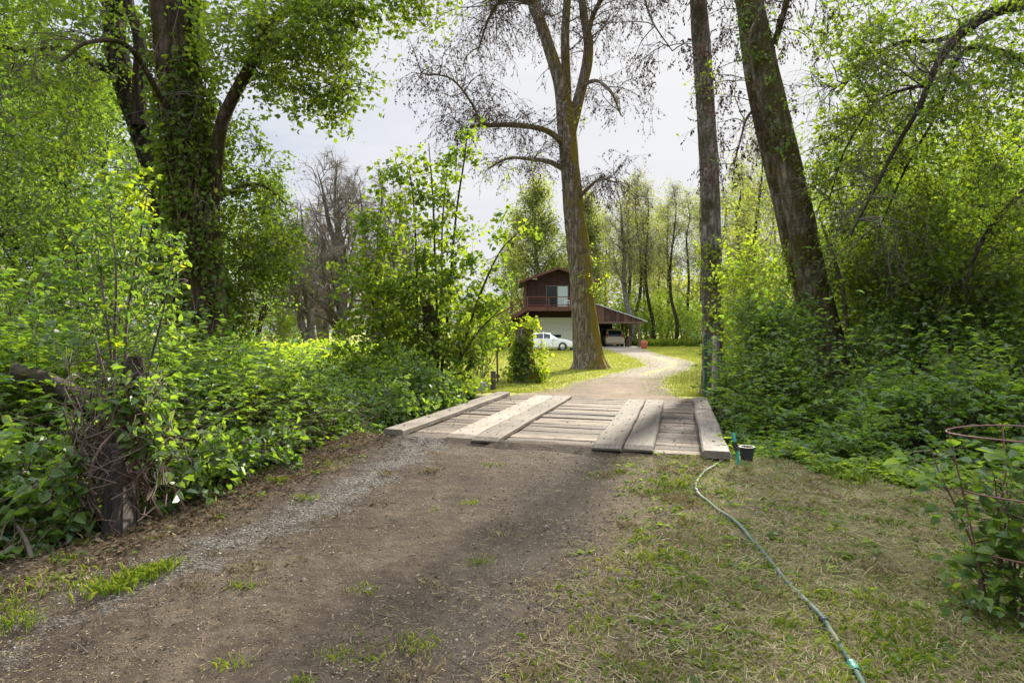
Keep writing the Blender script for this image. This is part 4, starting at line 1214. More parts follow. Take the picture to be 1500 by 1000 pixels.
# leafy wood behind the house
G_ = 'green trees behind the red house'
big = grown_tree(empty('woodland_tree', at(790, 80), 'large full green tree rising behind the gable of the red house', 'tree', G_), 19.5, .4, nb=44, spread=.46, leaf=LEAF_FAR, lsize=.25, nsp=1500, M_=14, crown0=.12, twigs=1)
q = copy_tree(big, 'tall green tree half behind the mossy trunk above the house roof', G_); q.location = at(858, 88); q.rotation_euler.z = 2.1; q.scale = (.85, .85, 1.)
olv = grown_tree(empty('woodland_tree', at(748, 86), 'grey olive tree with thin foliage left of the red house', 'tree', G_), 14.5, .28, nb=34, spread=.44, leaf=LEAF_OLIVE, lsize=.22, nsp=520, M_=10, crown0=.12, twigs=2)
G2 = 'slender trees of the wood right of the house'
slim = grown_tree(empty('woodland_tree', at(930, 78), 'slender dark trunked tree in the wood behind the carport', 'tree', G2), 20., .24, nb=20, spread=.26, leaf=LEAF_OLIVE, lsize=.2, nsp=290, M_=10, crown0=.42, barkm=BARK_DARK, twigs=2)
slim2 = grown_tree(empty('woodland_tree', at(975, 84), 'slender dark trunked tree in the wood behind the carport', 'tree', G2), 18.5, .22, nb=22, spread=.24, leaf=LEAF_FAR, lsize=.2, nsp=290, M_=10, crown0=.35, barkm=BARK_DARK, twigs=2)
for u, Y, s_, rz, src in ((912, 90, 1.1, 1, slim), (948, 86, .95, 2.4, slim2), (958, 74, .92, 4, slim), (990, 72, .9, 3, slim), (1004, 80, 1., 5, slim2), (1018, 90, 1.05, .6, slim), (890, 98, 1.05, 3.3, slim2), (1032, 76, .9, 1.9, slim2), (1062, 70, .85, 2.9, slim), (1085, 62, .8, 5.6, slim2), (1108, 74, .95, 4.4, slim), (1135, 66, .85, .9, slim2), (1112, 33, .60, 2.6, slim), (1078, 41, .66, 4.6, slim2), (1140, 38, .62, .3, slim), (968, 100, 1.15, 1.4, slim2), (926, 104, 1.1, 5.1, slim), (1165, 80, .95, 2.2, slim)):
    q = copy_tree(src, None, G2); q.location = at(u, Y); q.rotation_euler.z = rz; q.scale = (s_, s_, s_)
pale = grown_tree(empty('pale_forked_tree', at(925, 72), 'pale grey trunk leaning left and forking high behind the carport roof', 'tree'), 18., .34, lean=(-.10, 0), nb=20, spread=.4, leaf=LEAF_OLIVE, lsize=.2, nsp=300, M_=9, crown0=.38, barkm=BARK_PALE, twigs=2, wob=.18)

# trees filling the wood behind the left and right thickets
G3 = 'leafy trees deep in the wood on the left'
lw = grown_tree(empty('thicket_tree', at(60, 22), 'leafy green tree in the wood behind the left brambles', 'tree', G3), 11, .2, nb=26, spread=.4, leaf=LEAF_DARK, lsize=.13, nsp=560, M_=16, crown0=.08, barkm=BARK_DARK)
for u, Y, s_, rz in ((-60, 19, 1.1, 1), (170, 26, 1.1, 2.2), (110, 34, 1.3, 4), (20, 30, 1.25, 5), (330, 30, 1.0, 3.1), (230, 38, 1.2, .7), (-120, 27, 1.3, 2.5), (375, 48, 1.15, 5.5), (-220, 22, 1.2, .3)):
    q = copy_tree(lw, None, G3); q.location = at(u, Y); q.rotation_euler.z = rz; q.scale = (s_, s_, s_)
G4 = 'leafy trees deep in the wood on the right'
rw = grown_tree(empty('thicket_tree', at(1260, 20), 'bright leafy tree in the wood behind the right brambles', 'tree', G4), 8.6, .16, nb=26, spread=.4, leaf=LEAF_TREE, lsize=.12, nsp=520, M_=14, crown0=.08, barkm=BARK_FAR)
for u, Y, s_, rz in ((1350, 22, 1., 1), (1440, 19, .95, 2.2), (1540, 22, 1.1, 4), (1310, 30, 1.2, 5), (1410, 32, 1.3, 3.1), (1200, 34, 1.0, .7), (1500, 30, 1.3, 2.5), (1240, 46, 1.2, 5.5), (1640, 26, 1.3, .3), (1360, 46, 1.4, 1.7), (1140, 48, .8, 3.9)):
    q = copy_tree(rw, None, G4); q.location = at(u, Y); q.rotation_euler.z = rz; q.scale = (s_, s_, s_)

# --- sapling clump left of the far bridge end
YC = 13.6
base = np.array([*at(630, YC)[:2], -.4])
root = empty('sapling_clump', base, 'clump of tall thin maple saplings round a dark stump trunk left of the bridge', 'tree')
wd, brn, lf = MB(), MB(), MB()
ss = [stem(wd, [(628, 610, 30), (630, 560, 27), (632, 500, 26), (628, 455, 20), (618, 440, 8)], YC, n=24, sides=12, bump=.1)]
for rows in ([(634, 600, 7), (640, 480, 6), (637, 370, 5), (634, 290, 4), (628, 210, 2)], [(640, 600, 8), (655, 470, 7), (662, 380, 6), (670, 300, 5), (680, 235, 4), (684, 200, 2)], [(620, 600, 7), (612, 480, 6), (610, 380, 5), (606, 300, 4), (600, 250, 2)], [(610, 600, 8), (570, 500, 6), (545, 440, 5), (520, 390, 3)], [(650, 600, 8), (690, 470, 6), (712, 410, 5), (735, 365, 4), (760, 340, 2)], [(625, 590, 6), (645, 450, 5), (648, 330, 4), (655, 250, 2)], [(640, 590, 6), (690, 500, 4), (735, 450, 3)]):
    ss.append(stem(wd, [(r[0], r[1], r[2] * .65, R.normal() * .15) for r in rows], YC, n=30, sides=6, bump=.03))
c = np.concatenate([blob(*b) for b in [(690, 205, YC, 22, 25, .3, 7), (665, 235, YC, 35, 25, .4, 12), (590, 240, YC, 26, 28, .4, 18), (560, 255, YC, 16, 18, .3, 5), (640, 270, YC, 45, 40, .5, 24), (610, 320, YC, 75, 45, .6, 55), (540, 330, YC + .4, 40, 40, .5, 22), (650, 370, YC, 60, 50, .6, 40), (570, 400, YC, 80, 50, .8, 110), (700, 430, YC, 50, 40, .5, 37), (745, 330, YC, 26, 22, .3, 7), (720, 370, YC, 24, 24, .3, 6), (760, 350, YC, 14, 14, .2, 4), (620, 450, YC, 95, 55, .8, 140), (560, 500, YC, 80, 50, .8, 140), (640, 530, YC, 65, 50, .6, 110), (700, 500, YC, 40, 40, .5, 27), (590, 560, YC - 1, 70, 40, .7, 110)]])
d = runit(len(c)); d[:, 2] += .15
connect(brn, np.concatenate(ss), c, .009, .1, .6)
ny_ = R.random(len(c)) < .45; ly = MB()
sprays(brn, lf, c[~ny_], d[~ny_], R.uniform(.25, .55, (~ny_).sum()), 13, .115, asp=.72, lat=.2, r=.004)
sprays(brn, ly, c[ny_], d[ny_], R.uniform(.25, .55, ny_.sum()), 13, .11, asp=.72, lat=.2, r=.004)
finish(root, wd, brn, lf, BARK_IVY, TWIG, LEAF_TREE, base); ly.build('young_leaves', LEAF_YOUNG, root, base)

# --- young sapling in front on the left, yellow tips
YY = 5.9
base = np.array([*at(196, YY)[:2], 0])
root = empty('young_sapling', base, 'young multi stemmed sapling with yellow green tips above the vine wrapped post', 'tree')
wd, brn, lf, ly = MB(), MB(), MB(), MB(); ss = []
for rows in ([(190, 700, 5), (172, 600, 5), (168, 500, 4), (170, 400, 3), (160, 300, 2)], [(195, 700, 5), (185, 560, 5), (186, 470, 4), (200, 380, 3), (215, 290, 1.5)], [(185, 690, 5), (150, 540, 4), (125, 440, 3), (110, 370, 1.5)], [(200, 700, 5), (215, 560, 4), (238, 460, 3), (255, 370, 1.5)], [(180, 680, 4), (165, 540, 3.5), (150, 420, 3), (140, 330, 1.5)]):
    ss.append(stem(wd, [(r[0], r[1], r[2], R.normal() * .12) for r in rows], YY, n=26, sides=6, bump=.03))
sk_s = np.concatenate(ss)
c = np.concatenate([blob(*b) for b in [(190, 300, YY + .1, 55, 40, .4, 30), (150, 370, YY, 70, 55, .4, 46), (230, 380, YY, 50, 60, .4, 34), (120, 430, YY + .3, 50, 45, .4, 28), (200, 470, YY, 60, 40, .35, 30), (170, 250, YY, 40, 26, .3, 14)]])
connect(brn, sk_s, c, .006, .1, .8, 1.5)
yel = R.random(len(c)) < np.clip((420 - (HV - (c[:, 2] - CH) * FPX / YY)) / 260, .05, .65)
d = runit(len(c)); d[:, 2] += .25
sprays(brn, lf, c[~yel], d[~yel], R.uniform(.15, .32, (~yel).sum()), 9, .07, asp=.6, lat=.09, r=.0028)
sprays(brn, ly, c[yel], d[yel], R.uniform(.15, .3, yel.sum()), 9, .065, asp=.6, lat=.09, r=.0028)
finish(root, wd, brn, lf, TWIG, TWIG, LEAF_BRAMBLE, base); ly.build('yellow_tips', LEAF_YELLOW, root, base)


# ------------------------------------------------------------------ bramble thickets (uncountable ground cover)
def left_edge_x(y):
    return np.interp(y, [2.5, 3.6, 4.9, 6.4, 8.0, 9.2, 10.5, 13.5, 15], [-3.3, -3.35, -3.1, -2.85, -2.3, -1.8, -1.62, -.75, -.8])


def hL(x, y):
    d = left_edge_x(y) - x
    r = sstep(-.1, .6, d) * .85 + sstep(.5, 2.4, d) * .42
    mound = (fbm(x * .9, y * .9, 61, 3) - .45) * 1.3
    low = 1 - .22 * np.exp(-((y - 9.2) / 1.9) ** 2) * sstep(4.5, 1.5, d)
    lawncut = 1 - sstep(13.6, 15.2, y) * sstep(-9, -4, x)
    low = low * (1 - .42 * sstep(5.7, 5.2, y) * (x < -3.2))
    far = (1 - .38 * sstep(9., 11.5, y)) * (1 - .35 * sstep(15, 22, y))
    return np.where(d > 0, (r * (1.05 + mound) * low * far) * lawncut + .02, 0)


def hR(x, y):
    ne = np.interp(x, [2.3, 3., 4., 6., 9., 13], [7.3, 6.9, 6.6, 6.4, 6.2, 5.6])
    s, t = st(x, y)
    d = np.minimum(y - ne, (s - 2.22) * 1.3)
    h_ = sstep(0, .5, d) * .28 + sstep(.4, 2.2, d) * .75
    h_ = h_ + 1.9 * np.exp(-(((x - 3.95) / 1.2) ** 2 + ((y - 11.2) / 1.6) ** 2)) * sstep(0, 1.2, d)
    h_ = h_ + 2.5 * sstep(10., 13., y) * sstep(6.6, 8., x) + .3 * sstep(8, 9.6, y) * sstep(7., 8.5, x)
    h_ = h_ + .9 * sstep(14.2, 16.5, y)
    h_ = h_ - 1.1 * np.exp(-((x - .495 * y) / .6) ** 2) * sstep(7.6, 9., y) * sstep(14, 13.2, y)
    mound = (fbm(x * 1.1, y * 1.1, 71, 3) - .45) * 1.5
    return np.where((d > 0) & (np.hypot(x - 2.55, y - 7.0) > .28), np.maximum(h_ * (1 + mound), .06) + .02, 0)


def thicket(hf, n, xr, yr, size, trip=3, depth=.3, densfn=None, simple_=False, low=.25):
    x = R.uniform(*xr, n); y = R.uniform(*yr, n)
    h_ = hf(x, y); keep = h_ > .05
    keep &= R.random(n) < np.clip(13. / np.hypot(x, y), .0, 1.) ** 1.2
    if densfn is not None: keep &= R.random(n) < densfn(x, y)
    x, y, h_ = x[keep], y[keep], h_[keep]
    m_ = len(x); top = R.random(m_) > low
    z = np.where(top, h_ - np.abs(R.normal(size=m_)) * depth * np.minimum(h_, 1.), h_ * R.random(m_))
    z = np.maximum(z, .03) + np.minimum(H(x, y, False), .1).clip(-.3, .1)
    p = np.stack([x, y, z], 1)
    a = R.uniform(0, 2 * PI, m_); hd = np.stack([np.cos(a), np.sin(a), R.normal(size=m_) * .25 - .1], 1)
    sizes = size * R.uniform(.6, 1.3, m_)
    V = []; rb = R.random(m_)
    up = runit(m_) * .4 + np.array([0, 0, 1.])
    mb = MB()
    sd = nrm(np.cross(hd, up))
    for k_ in range(trip):
        an = 0 if trip == 1 else (k_ - (trip - 1) / 2) * 1.05
        ax = hd * math.cos(an) + sd * math.sin(an)
        leaves(mb, p, ax, up + runit(m_) * .25, sizes * (1.1 if k_ == trip // 2 else .9), .72, simple=simple_, rnd=np.clip(rb * .7 + R.random(m_) * .3, 0, 1))
    return mb, p


def canes(n, xr, yr, hf, lo=.5, hi=1.5, r=.004, arch=-.16, edge=None):
    x = R.uniform(*xr, n); y = R.uniform(*yr, n)
    if edge is not None: x = edge(y) - np.abs(R.normal(size=n)) * .35 - .05
    h_ = hf(x, y); k = h_ > .04; x, y, h_ = x[k], y[k], h_[k]; m_ = len(x)
    d = runit(m_) * .55; d[:, 2] = 1
    L = np.clip(h_ * R.uniform(.8, 1.5, m_), lo, hi)
    p = grow(np.stack([x, y, np.minimum(H(x, y, False), .05) - .03], 1), d, L, 9, .13, arch)
    mb = MB(); rr = r * R.uniform(.6, 1.8, m_)
    tubes(mb, p, taper(m_, 9, rr, rr * .5), 4, None)
    return mb


def leafy_canes(hf, n, xr, yr, size, M_=10, over=(.75, 1.45), t0=.35):
    x = R.uniform(*xr, n); y = R.uniform(*yr, n); h_ = hf(x, y)
    k = (h_ > .15) & (R.random(n) < np.clip(11. / np.hypot(x, y), 0, 1)); x, y, h_ = x[k], y[k], h_[k]; m_ = len(x)
    d = runit(m_) * .45; d[:, 2] = 1
    kk = 9; p = grow(np.stack([x, y, np.minimum(H(x, y, False), .05).clip(-.3) + h_ * .25], 1), d, h_ * R.uniform(*over, m_), kk, .12, -.1)
    wood = MB(); rr = R.uniform(.0022, .0045, m_); tubes(wood, p, taper(m_, kk, rr, rr * .5), 4)
    lf = MB(); t = np.clip(np.linspace(t0, 1, M_)[None] + R.normal(size=(m_, M_)) * .03, t0, 1); q = t * (kk - 1); i = np.clip(q.astype(int), 0, kk - 2); f = (q - i)[..., None]; ii = np.arange(m_)[:, None]
    tg = nrm(p[ii, i + 1] - p[ii, i]).reshape(-1, 3); c = (p[ii, i] * (1 - f) + p[ii, i + 1] * f).reshape(-1, 3)
    side = runit(len(c)); side = nrm(side - tg * (side * tg).sum(1, keepdims=True)); side[:, 2] = np.abs(side[:, 2]) * .5; hd = nrm(side + tg * .35)
    c = c + hd * R.uniform(.02, .09, (len(c), 1)); up = runit(len(c)) * .45 + np.array([0, 0, 1.]); sdv = nrm(np.cross(hd, up)); sz = size * R.uniform(.55, 1.25, len(c)); rb = np.repeat(R.random(m_), M_)
    for an, s_ in ((-1.1, .85), (0, 1.1), (1.1, .85)):
        leaves(lf, c, hd * math.cos(an) + sdv * math.sin(an) + np.array([0, 0, -.15]), up + runit(len(c)) * .2, sz * s_, .7, rnd=np.clip(rb * .6 + R.random(len(c)) * .4, 0, 1))
    return wood, lf


for hf_, n_, xr_, yr_, side_ in ((hL, 5200, (-9.5, -.6), (2.7, 15), 'left'), (hR, 6000, (2.3, 14), (5.8, 16.5), 'right')):
    wdm, lfm = leafy_canes(hf_, n_, xr_, yr_, .075)
    ws_ = wdm.build('bramble_stems', DARKCANE)
    tag(ws_, 'thin arching bramble stems of the %s thicket' % side_, 'brambles', kind='stuff')
    tag(lfm.build('bramble_sprays', LEAF_BRAMBLE), 'leafy bramble sprays arching out of the %s thicket' % side_, 'brambles', kind='stuff')

mb, _ = thicket(hL, 40000, (-9.5, -.4), (2.6, 15.5), .08, low=.16, depth=.5)
tag(mb.build('bramble_undergrowth', LEAF_BRAMBLE), 'bank of green brambles along the left side of the driveway', 'brambles', kind='stuff')
mb, _ = thicket(hL, 26000, (-9.5, -.8), (4, 15.5), .07, low=.05, depth=.12, densfn=lambda x, y: sstep(.4, .58, fbm(x * .8, y * .8, 5, 3)))  # paler leaves along the top, sunlight put into their colour
tag(mb.build('bramble_bright_growth', LEAF_YOUNG), 'bright new bramble shoots coloured as the sunlit tops of the left bank', 'brambles', kind='stuff')
mb = canes(1200, (-4, -1), (2.8, 9.6), hL, .3, 1.3, .0036, -.16, left_edge_x)
mb2 = canes(500, (-8, -1), (3, 14), hL, .4, 1.6, .004, -.14)
for f_ in mb2.f: mb.f.append(f_ + mb.n)
mb.v += mb2.v; mb.r += mb2.r; mb.n += mb2.n
tag(mb.build('dead_bramble_canes', CANE), 'tangle of dead brown canes under the left brambles', 'brambles', kind='stuff')


def hM(x, y):   # far bramble meadow
    m1 = sstep(15, 17, y) * (1 - sstep(40, 44, y)) * (x < -.16 * y - .6)
    return m1 * (.75 + (fbm(x * .3, y * .3, 15, 3) - .45) * .9)


n = 26000; y = 15.5 + 28 * R.random(n) ** 1.5; x = R.uniform(-.75, -.12, n) * y; h_ = hM(x, y); k = h_ > .05; x, y, h_ = x[k], y[k], h_[k]
mb = MB(); p = np.stack([x, y, h_ - np.abs(R.normal(size=len(x))) * .16], 1)
leafset(mb, np.repeat(p, 2, 0) + R.normal(size=(len(p) * 2, 3)) * .08, .2, None, True, .7, hang=.05)
tag(mb.build('bramble_meadow', LEAF_YOUNG), 'sunlit yellow green bramble meadow beyond the ivy clad tree', 'brambles', kind='stuff')

mb, _ = thicket(hR, 46000, (2.3, 14.5), (5.6, 17), .08, low=.22, depth=.5)
tag(mb.build('bramble_undergrowth', LEAF_BRAMBLE), 'dense dark green bramble thicket on the right of the bridge', 'brambles', kind='stuff')
mb, _ = thicket(hR, 20000, (2.3, 14.5), (6, 17), .07, low=.05, depth=.12, densfn=lambda x, y: sstep(.42, .6, fbm(x * .8, y * .8, 15, 3)))
tag(mb.build('bramble_bright_growth', LEAF_YOUNG), 'bright new shoots over the top of the right thicket', 'brambles', kind='stuff')
mb = canes(420, (2.5, 10), (6.6, 13.5), hR, .4, 2.2, .0045, -.1)
tag(mb.build('bramble_canes', DARKCANE), 'thin dark canes standing in the right thicket', 'brambles', kind='stuff')
# bright weeds along the foot of the right thicket


def hW(x, y):
    ne = np.interp(x, [2.3, 3., 4., 6., 9.], [7.3, 6.9, 6.6, 6.4, 6.2])
    d = y - ne
    return np.where((d > -.85) & (d < 1.4) & (x > 2.35), np.clip((.04 + .40 * sstep(-.6, .8, d)) * (2.6 * (fbm(x * 2.1, y * 2.1, 9, 3) - .22)), 0, .6) * (np.hypot(x - 2.55, y - 7.0) > .28) * ~((x < 3.0) & (y < 7.3)), 0)


mb, _ = thicket(hW, 22000, (2.3, 8.5), (5.2, 9), .055, low=.6, depth=.5)
tag(mb.build('weeds', LEAF_YOUNG), 'bright green weeds at the foot of the right thicket', 'weeds', kind='stuff')


# shrubs that can be told apart
def shrub(name, label, base, blobs, leafm, n_stem=9, size=.1, M_=12, L=(.25, .5), woodm=TWIG, group=None, asp=.7, simple_=False, lat=.2):
    base = np.array(base, float)
    root = empty(name, base, label, 'shrub', group)
    st_, lf = MB(), MB()
    c = np.concatenate([blob(*b) for b in blobs])
    ce = c[R.integers(0, len(c), n_stem)]
    k_ = 8; t = np.linspace(0, 1, k_)[None, :, None]
    b0 = base + R.normal(size=(n_stem, 3)) * np.array([.18, .18, 0])
    paths = b0[:, None] * (1 - t) + ce[:, None] * t + (t * (1 - t)) * R.normal(size=(n_stem, 1, 3)) * .5
    tubes(st_, paths, taper(n_stem, k_, .02, .006), 5)
    connect(st_, paths[:, 2:].reshape(-1, 3), c, .008, .05, .5, 3)
    d = runit(len(c)); d[:, 2] += .1
    sprays(st_, lf, c, d, R.uniform(*L, len(c)), M_, size, asp=asp, lat=lat, r=.004, simple=simple_)
    st_.build('stems', woodm, root, base); lf.build('foliage', leafm, root, base)
    return root


shrub('yellow_shrub', 'yellow green shrub with loose leaves between the two tall trunks right of the bridge', (4.7, 12.6, -.2), [(1085, 400, 13, 40, 40, .5, 44), (1120, 380, 13.4, 40, 40, .5, 36), (1090, 460, 12.4, 45, 50, .5, 70), (1120, 440, 12.6, 40, 50, .4, 60)], LEAF_YOUNG, size=.075)
shrub('tall_shrub', 'bright yellow green shrub above the dark thicket right of the leaning trunk', (8.4, 13.5, -.2), [(1300, 390, 13, 70, 50, .7, 210), (1380, 370, 13.4, 70, 50, .7, 210), (1300, 450, 12.6, 60, 40, .6, 120), (1290, 420, 13.9, 40, 60, .6, 110)], LEAF_YOUNG, size=.085, n_stem=14)
shrub('tall_shrub', 'mid green shrub filling the right edge above the dark thicket', (10.6, 12.5, -.2), [(1460, 400, 12.6, 70, 70, .7, 250), (1490, 470, 12, 60, 60, .6, 160), (1400, 450, 12.4, 60, 50, .6, 160)], LEAF_BRAMBLE, size=.085, n_stem=14)
shrub('low_shrub', 'low leafy bush growing out between the post and the ivy clad trunk', (-3.35, 6.0, 0), [(255, 700, 5.6, 45, 45, .3, 40), (300, 670, 5.9, 45, 50, .3, 40), (340, 670, 6.3, 45, 40, .3, 34), (400, 650, 7., 50, 35, .3, 34)], LEAF_BRAMBLE, size=.085, n_stem=7, M_=7, L=(.15, .3), lat=.08)
shrub('low_shrub', 'leafy bramble shoots growing over the top of the vine wrapped post', (-3.05, 5.2, 0), [(205, 590, 4.95, 30, 40, .15, 34), (225, 640, 4.9, 22, 30, .12, 20), (180, 600, 4.75, 30, 26, .08, 14)], LEAF_BRAMBLE, size=.075, n_stem=9, M_=7, L=(.12, .25), lat=.08, woodm=CANE)
shrub('low_shrub', 'low large leaved plant at the bottom left under the brambles', (-3.45, 4.35, 0), [(40, 730, 4.5, 50, 45, .25, 44), (20, 660, 4.6, 40, 40, .25, 26), (90, 760, 4.6, 30, 26, .2, 16), (100, 660, 4.8, 26, 40, .2, 12)], LEAF_BRAMBLE, size=.085, n_stem=7, M_=6, L=(.15, .3), lat=.07)
shrub('round_bush', 'round green bush at the left end of the bridge curb under the saplings', (-1.9, 11.6, -.3), [(560, 590, 10.4, 60, 35, .5, 70), (640, 585, 11.6, 50, 30, .5, 60), (600, 560, 11.8, 60, 40, .5, 80)], LEAF_BRAMBLE, size=.09, n_stem=10)
shrub('low_shrub', 'low light green weeds beside the short wooden post', (-.9, 15.2, -.1), [(690, 560, 15, 26, 26, .4, 34), (670, 580, 14.4, 26, 20, .4, 30)], LEAF_YOUNG, size=.08, n_stem=6, M_=9, L=(.15, .3), lat=.1)
shrub('garden_shrub', 'leafy shrub left of the ivy covered stump on the lawn edge', (-.9, 21, 0), [(705, 480, 21, 36, 26, .6, 60), (735, 495, 21, 20, 22, .5, 30), (690, 510, 21, 30, 20, .5, 40)], LEAF_TREE, size=.11, n_stem=8)

shrub('slender_alder', 'slender airy tree with small leaves standing between the straight trunk and the leaning trunk', (6.3, 18, -.2), [(1085, 300, 18, 40, 50, .8, 34), (1120, 360, 18, 45, 60, .8, 46), (1070, 380, 17.5, 30, 50, .6, 26), (1125, 280, 18.4, 30, 40, .6, 20), (1135, 430, 17.5, 36, 40, .7, 40), (1100, 440, 17, 50, 40, .7, 44)], LEAF_FAR, size=.085, n_stem=12, lat=.25, woodm=BARK_FAR)
shrub('bank_shrub', 'bushy green shrub hugging the left foot of the leaning trunk', (4.5, 11.2, -.3), [(1118, 480, 11.4, 36, 45, .4, 110), (1150, 500, 11.6, 40, 45, .5, 90), (1118, 548, 10.6, 24, 34, .3, 50), (1150, 560, 10.4, 50, 35, .5, 80), (1180, 470, 12.2, 25, 35, .3, 40)], LEAF_BRAMBLE, size=.08, n_stem=14, woodm=DARKCANE)
shrub('bank_shrub', 'bushy dark green shrub standing just right of the leaning trunk', (6.9, 11.5, -.2), [(1290, 520, 11.4, 45, 45, .5, 110), (1330, 480, 11.8, 50, 45, .5, 120), (1300, 570, 10.6, 50, 30, .4, 70)], LEAF_BRAMBLE, size=.085, n_stem=14, woodm=DARKCANE)
shrub('bank_shrub', 'bushy green shrub in the right thicket behind the wire cage', (7.9, 10.8, -.2), [(1430, 510, 11, 60, 45, .6, 150), (1490, 540, 10.4, 45, 50, .5, 110), (1400, 560, 10.4, 50, 35, .5, 80)], LEAF_BRAMBLE, size=.085, n_stem=14, woodm=DARKCANE)
shrub('dark_shrub', 'dark green shrub mass closing the view under the drooping limbs', (10.5, 17, -.2), [(1270, 440, 17, 70, 55, .9, 260), (1370, 430, 17.5, 80, 65, .9, 320), (1460, 430, 17, 80, 70, .9, 300)], LEAF_TREE, size=.11, n_stem=16, lat=.25)

# understorey of the far wood
G5 = 'bright bushes along the foot of the far wood'
fb = empty('wood_edge_bush', at(905, 74), 'bright green bush at the foot of the wood behind the carport', 'shrub', G5)
lf = MB(); st_ = MB(); c = np.concatenate([ball(150, (0, 0, 2.2), (2.6, 1.6, 2.2)), ball(60, (.8, 0, 4.2), (1.4, 1., 1.6))]); c = c[c[:, 2] > .1]
tubes(st_, grow(np.zeros((12, 3)) + R.normal(size=(12, 3)) * np.array([.5, .4, 0]), runit(12) * .4 + np.array([0, 0, 1.]), R.uniform(2, 5, 12), 6, .15, 0), taper(12, 6, .05, .015), 5)
sprays(None, lf, c, runit(len(c)), 1.0, 13, .2, simple=True, lat=.7)
st_.build('stems', BARK_FAR, fb); lf.build('foliage', LEAF_TREE, fb)
for u, Y, s_, rz in ((930, 77, 1.1, 1), (955, 75, .9, 2), (978, 78, 1.15, 3), (1000, 74, .95, 4), (1022, 70, .9, 5), (1045, 66, 1., 6), (1075, 58, .9, 1.5), (1105, 52, .85, 2.5), (880, 80, 1.1, 3.5), (740, 80, .8, 4.5), (715, 74, .7, .4), (690, 70, .9, 2.9), (1135, 44, .8, 5.1), (1170, 40, .8, .9), (640, 72, .9, 1.2), (600, 66, .8, 3.2), (430, 60, .7, 2), (400, 58, .8, 1), (1010, 88, 1.3, 2.2), (960, 92, 1.4, .2), (915, 94, 1.3, 5.2)):
    q = copy_tree(fb, None, G5); q.location = at(u, Y); q.rotation_euler.z = rz; q.scale = (s_, s_, s_)

# far wood closing the horizon
n = 42000; x = R.uniform(-150, 150, n); y = 125 + R.uniform(0, 22, n); ht = 9 + 9 * fbm(x * .05, y * 0 + 3, 17, 4) * 1.6; ht *= np.where(np.abs(x + 2) < 9, .55, 1.)
p = np.stack([x, y, ht * R.random(n) ** .7], 1); mb = MB(); leafset(mb, p, 1.0, None, True, .75)
xs = np.arange(-150, 150, 1.3) + R.normal(size=231) * .5; tp = np.stack([xs, 122 + R.random(231) * 18, xs * 0], 1)
tag(mb.build('far_wood', LEAF_OLIVE), 'far mass of grey green woodland closing the view', 'woodland', kind='stuff')

# ------------------------------------------------------------------ stump, posts, log, hose, cage, pot
ys = 19.0
base = np.array([*at(770, ys)[:2], -.08])
root = empty('ivy_stump', base, 'tall cut stump wrapped in ivy with yellow green shoots at the far left bridge end', 'stump')
wd = MB(); pr = trunk(wd, [base, base + (0, 0, .4), base + (-.04, 0, 1.0), base + (-.05, 0, 1.66)], [.36, .31, .27, .265], 30, 22, .06, .25, seed=8)
top = wd.v[0][-22:]; cc = top.mean(0); wd.add(np.vstack([top, cc[None] + np.array([0, 0, .012])]), np.array([[k, (k + 1) % 22, 22] for k in range(22)]))
wd.build('trunk', BARK_MOSS, root, base, smooth=True)
iv, iy, tw = MB(), MB(), MB(); n = 1000; th = R.uniform(0, 2 * PI, n); zz = R.uniform(0, 1.45, n); rr = .29 + .13 * R.random(n) + .2 * np.exp(-zz / .22) * R.random(n)
k = ((np.cos(th) < .5) & (zz < 1.3 - .25 * np.cos(th * 2))) | (zz < .45); p = base + np.stack([np.cos(th) * rr, np.sin(th) * rr, zz + .06], 1)[k]
leafset(iv, np.repeat(p, 3, 0) + R.normal(size=(len(p) * 3, 3)) * .05, .085, None, asp=.85, flat=.45, hang=.5); iv.build('ivy', LEAF_TREE, root, base)
c = np.concatenate([blob(775, 478, ys, 14, 9, .25, 46), blob(792, 520, ys, 9, 14, .2, 20), blob(748, 500, ys, 8, 16, .2, 16), blob(796, 548, ys, 9, 9, .2, 14), blob(744, 545, ys, 8, 10, .2, 12)])
sprays(tw, iy, c, runit(len(c)) + np.array([0, 0, .5]), .3, 9, .085, asp=.75, lat=.1, r=.004); tw.build('shoots', TWIG_PALE, root, base); iy.build('shoot_leaves', LEAF_YELLOW, root, base)

w = MB(); x, y, _ = at(729, 18.3); w.bar((x, y, -.1), (x - .02, y, 1.22), .05, .05); w.box((x - .06, y - .01, .2), (x + .06, y + .01, .3))
tag(w.build('metal_fence_post', IRON, None, (x, y, 0)), 'thin rusty metal fence post left of the ivy covered stump', 'fence post')
pw = planks('old_post_timber', (.045, .035, .028), (.15, .12, .095), (7, 7, 1), 1.4, .6)
w = MB(); x, y, _ = at(722.5, 16.3); bevel_plank(w, x - .065, x + .065, y - .065, y + .065, -.2, .52, lambda q: 0, .5, .012, .01)
tag(w.build('wooden_post', pw, None, (x, y, 0)), 'short square wooden post beside the far end of the left curb beam', 'post')
w = MB(); x, y, _ = at(708, 16.2); w.box((x - .14, y - .1, -.1), (x + .1, y + .12, .16)); w.box((x - .14, y - .1, .165), (x + .06, y + .1, .24))
tag(w.build('concrete_block', CONC, None, (x, y, 0)), 'grey concrete block low beside the short wooden post', 'block')
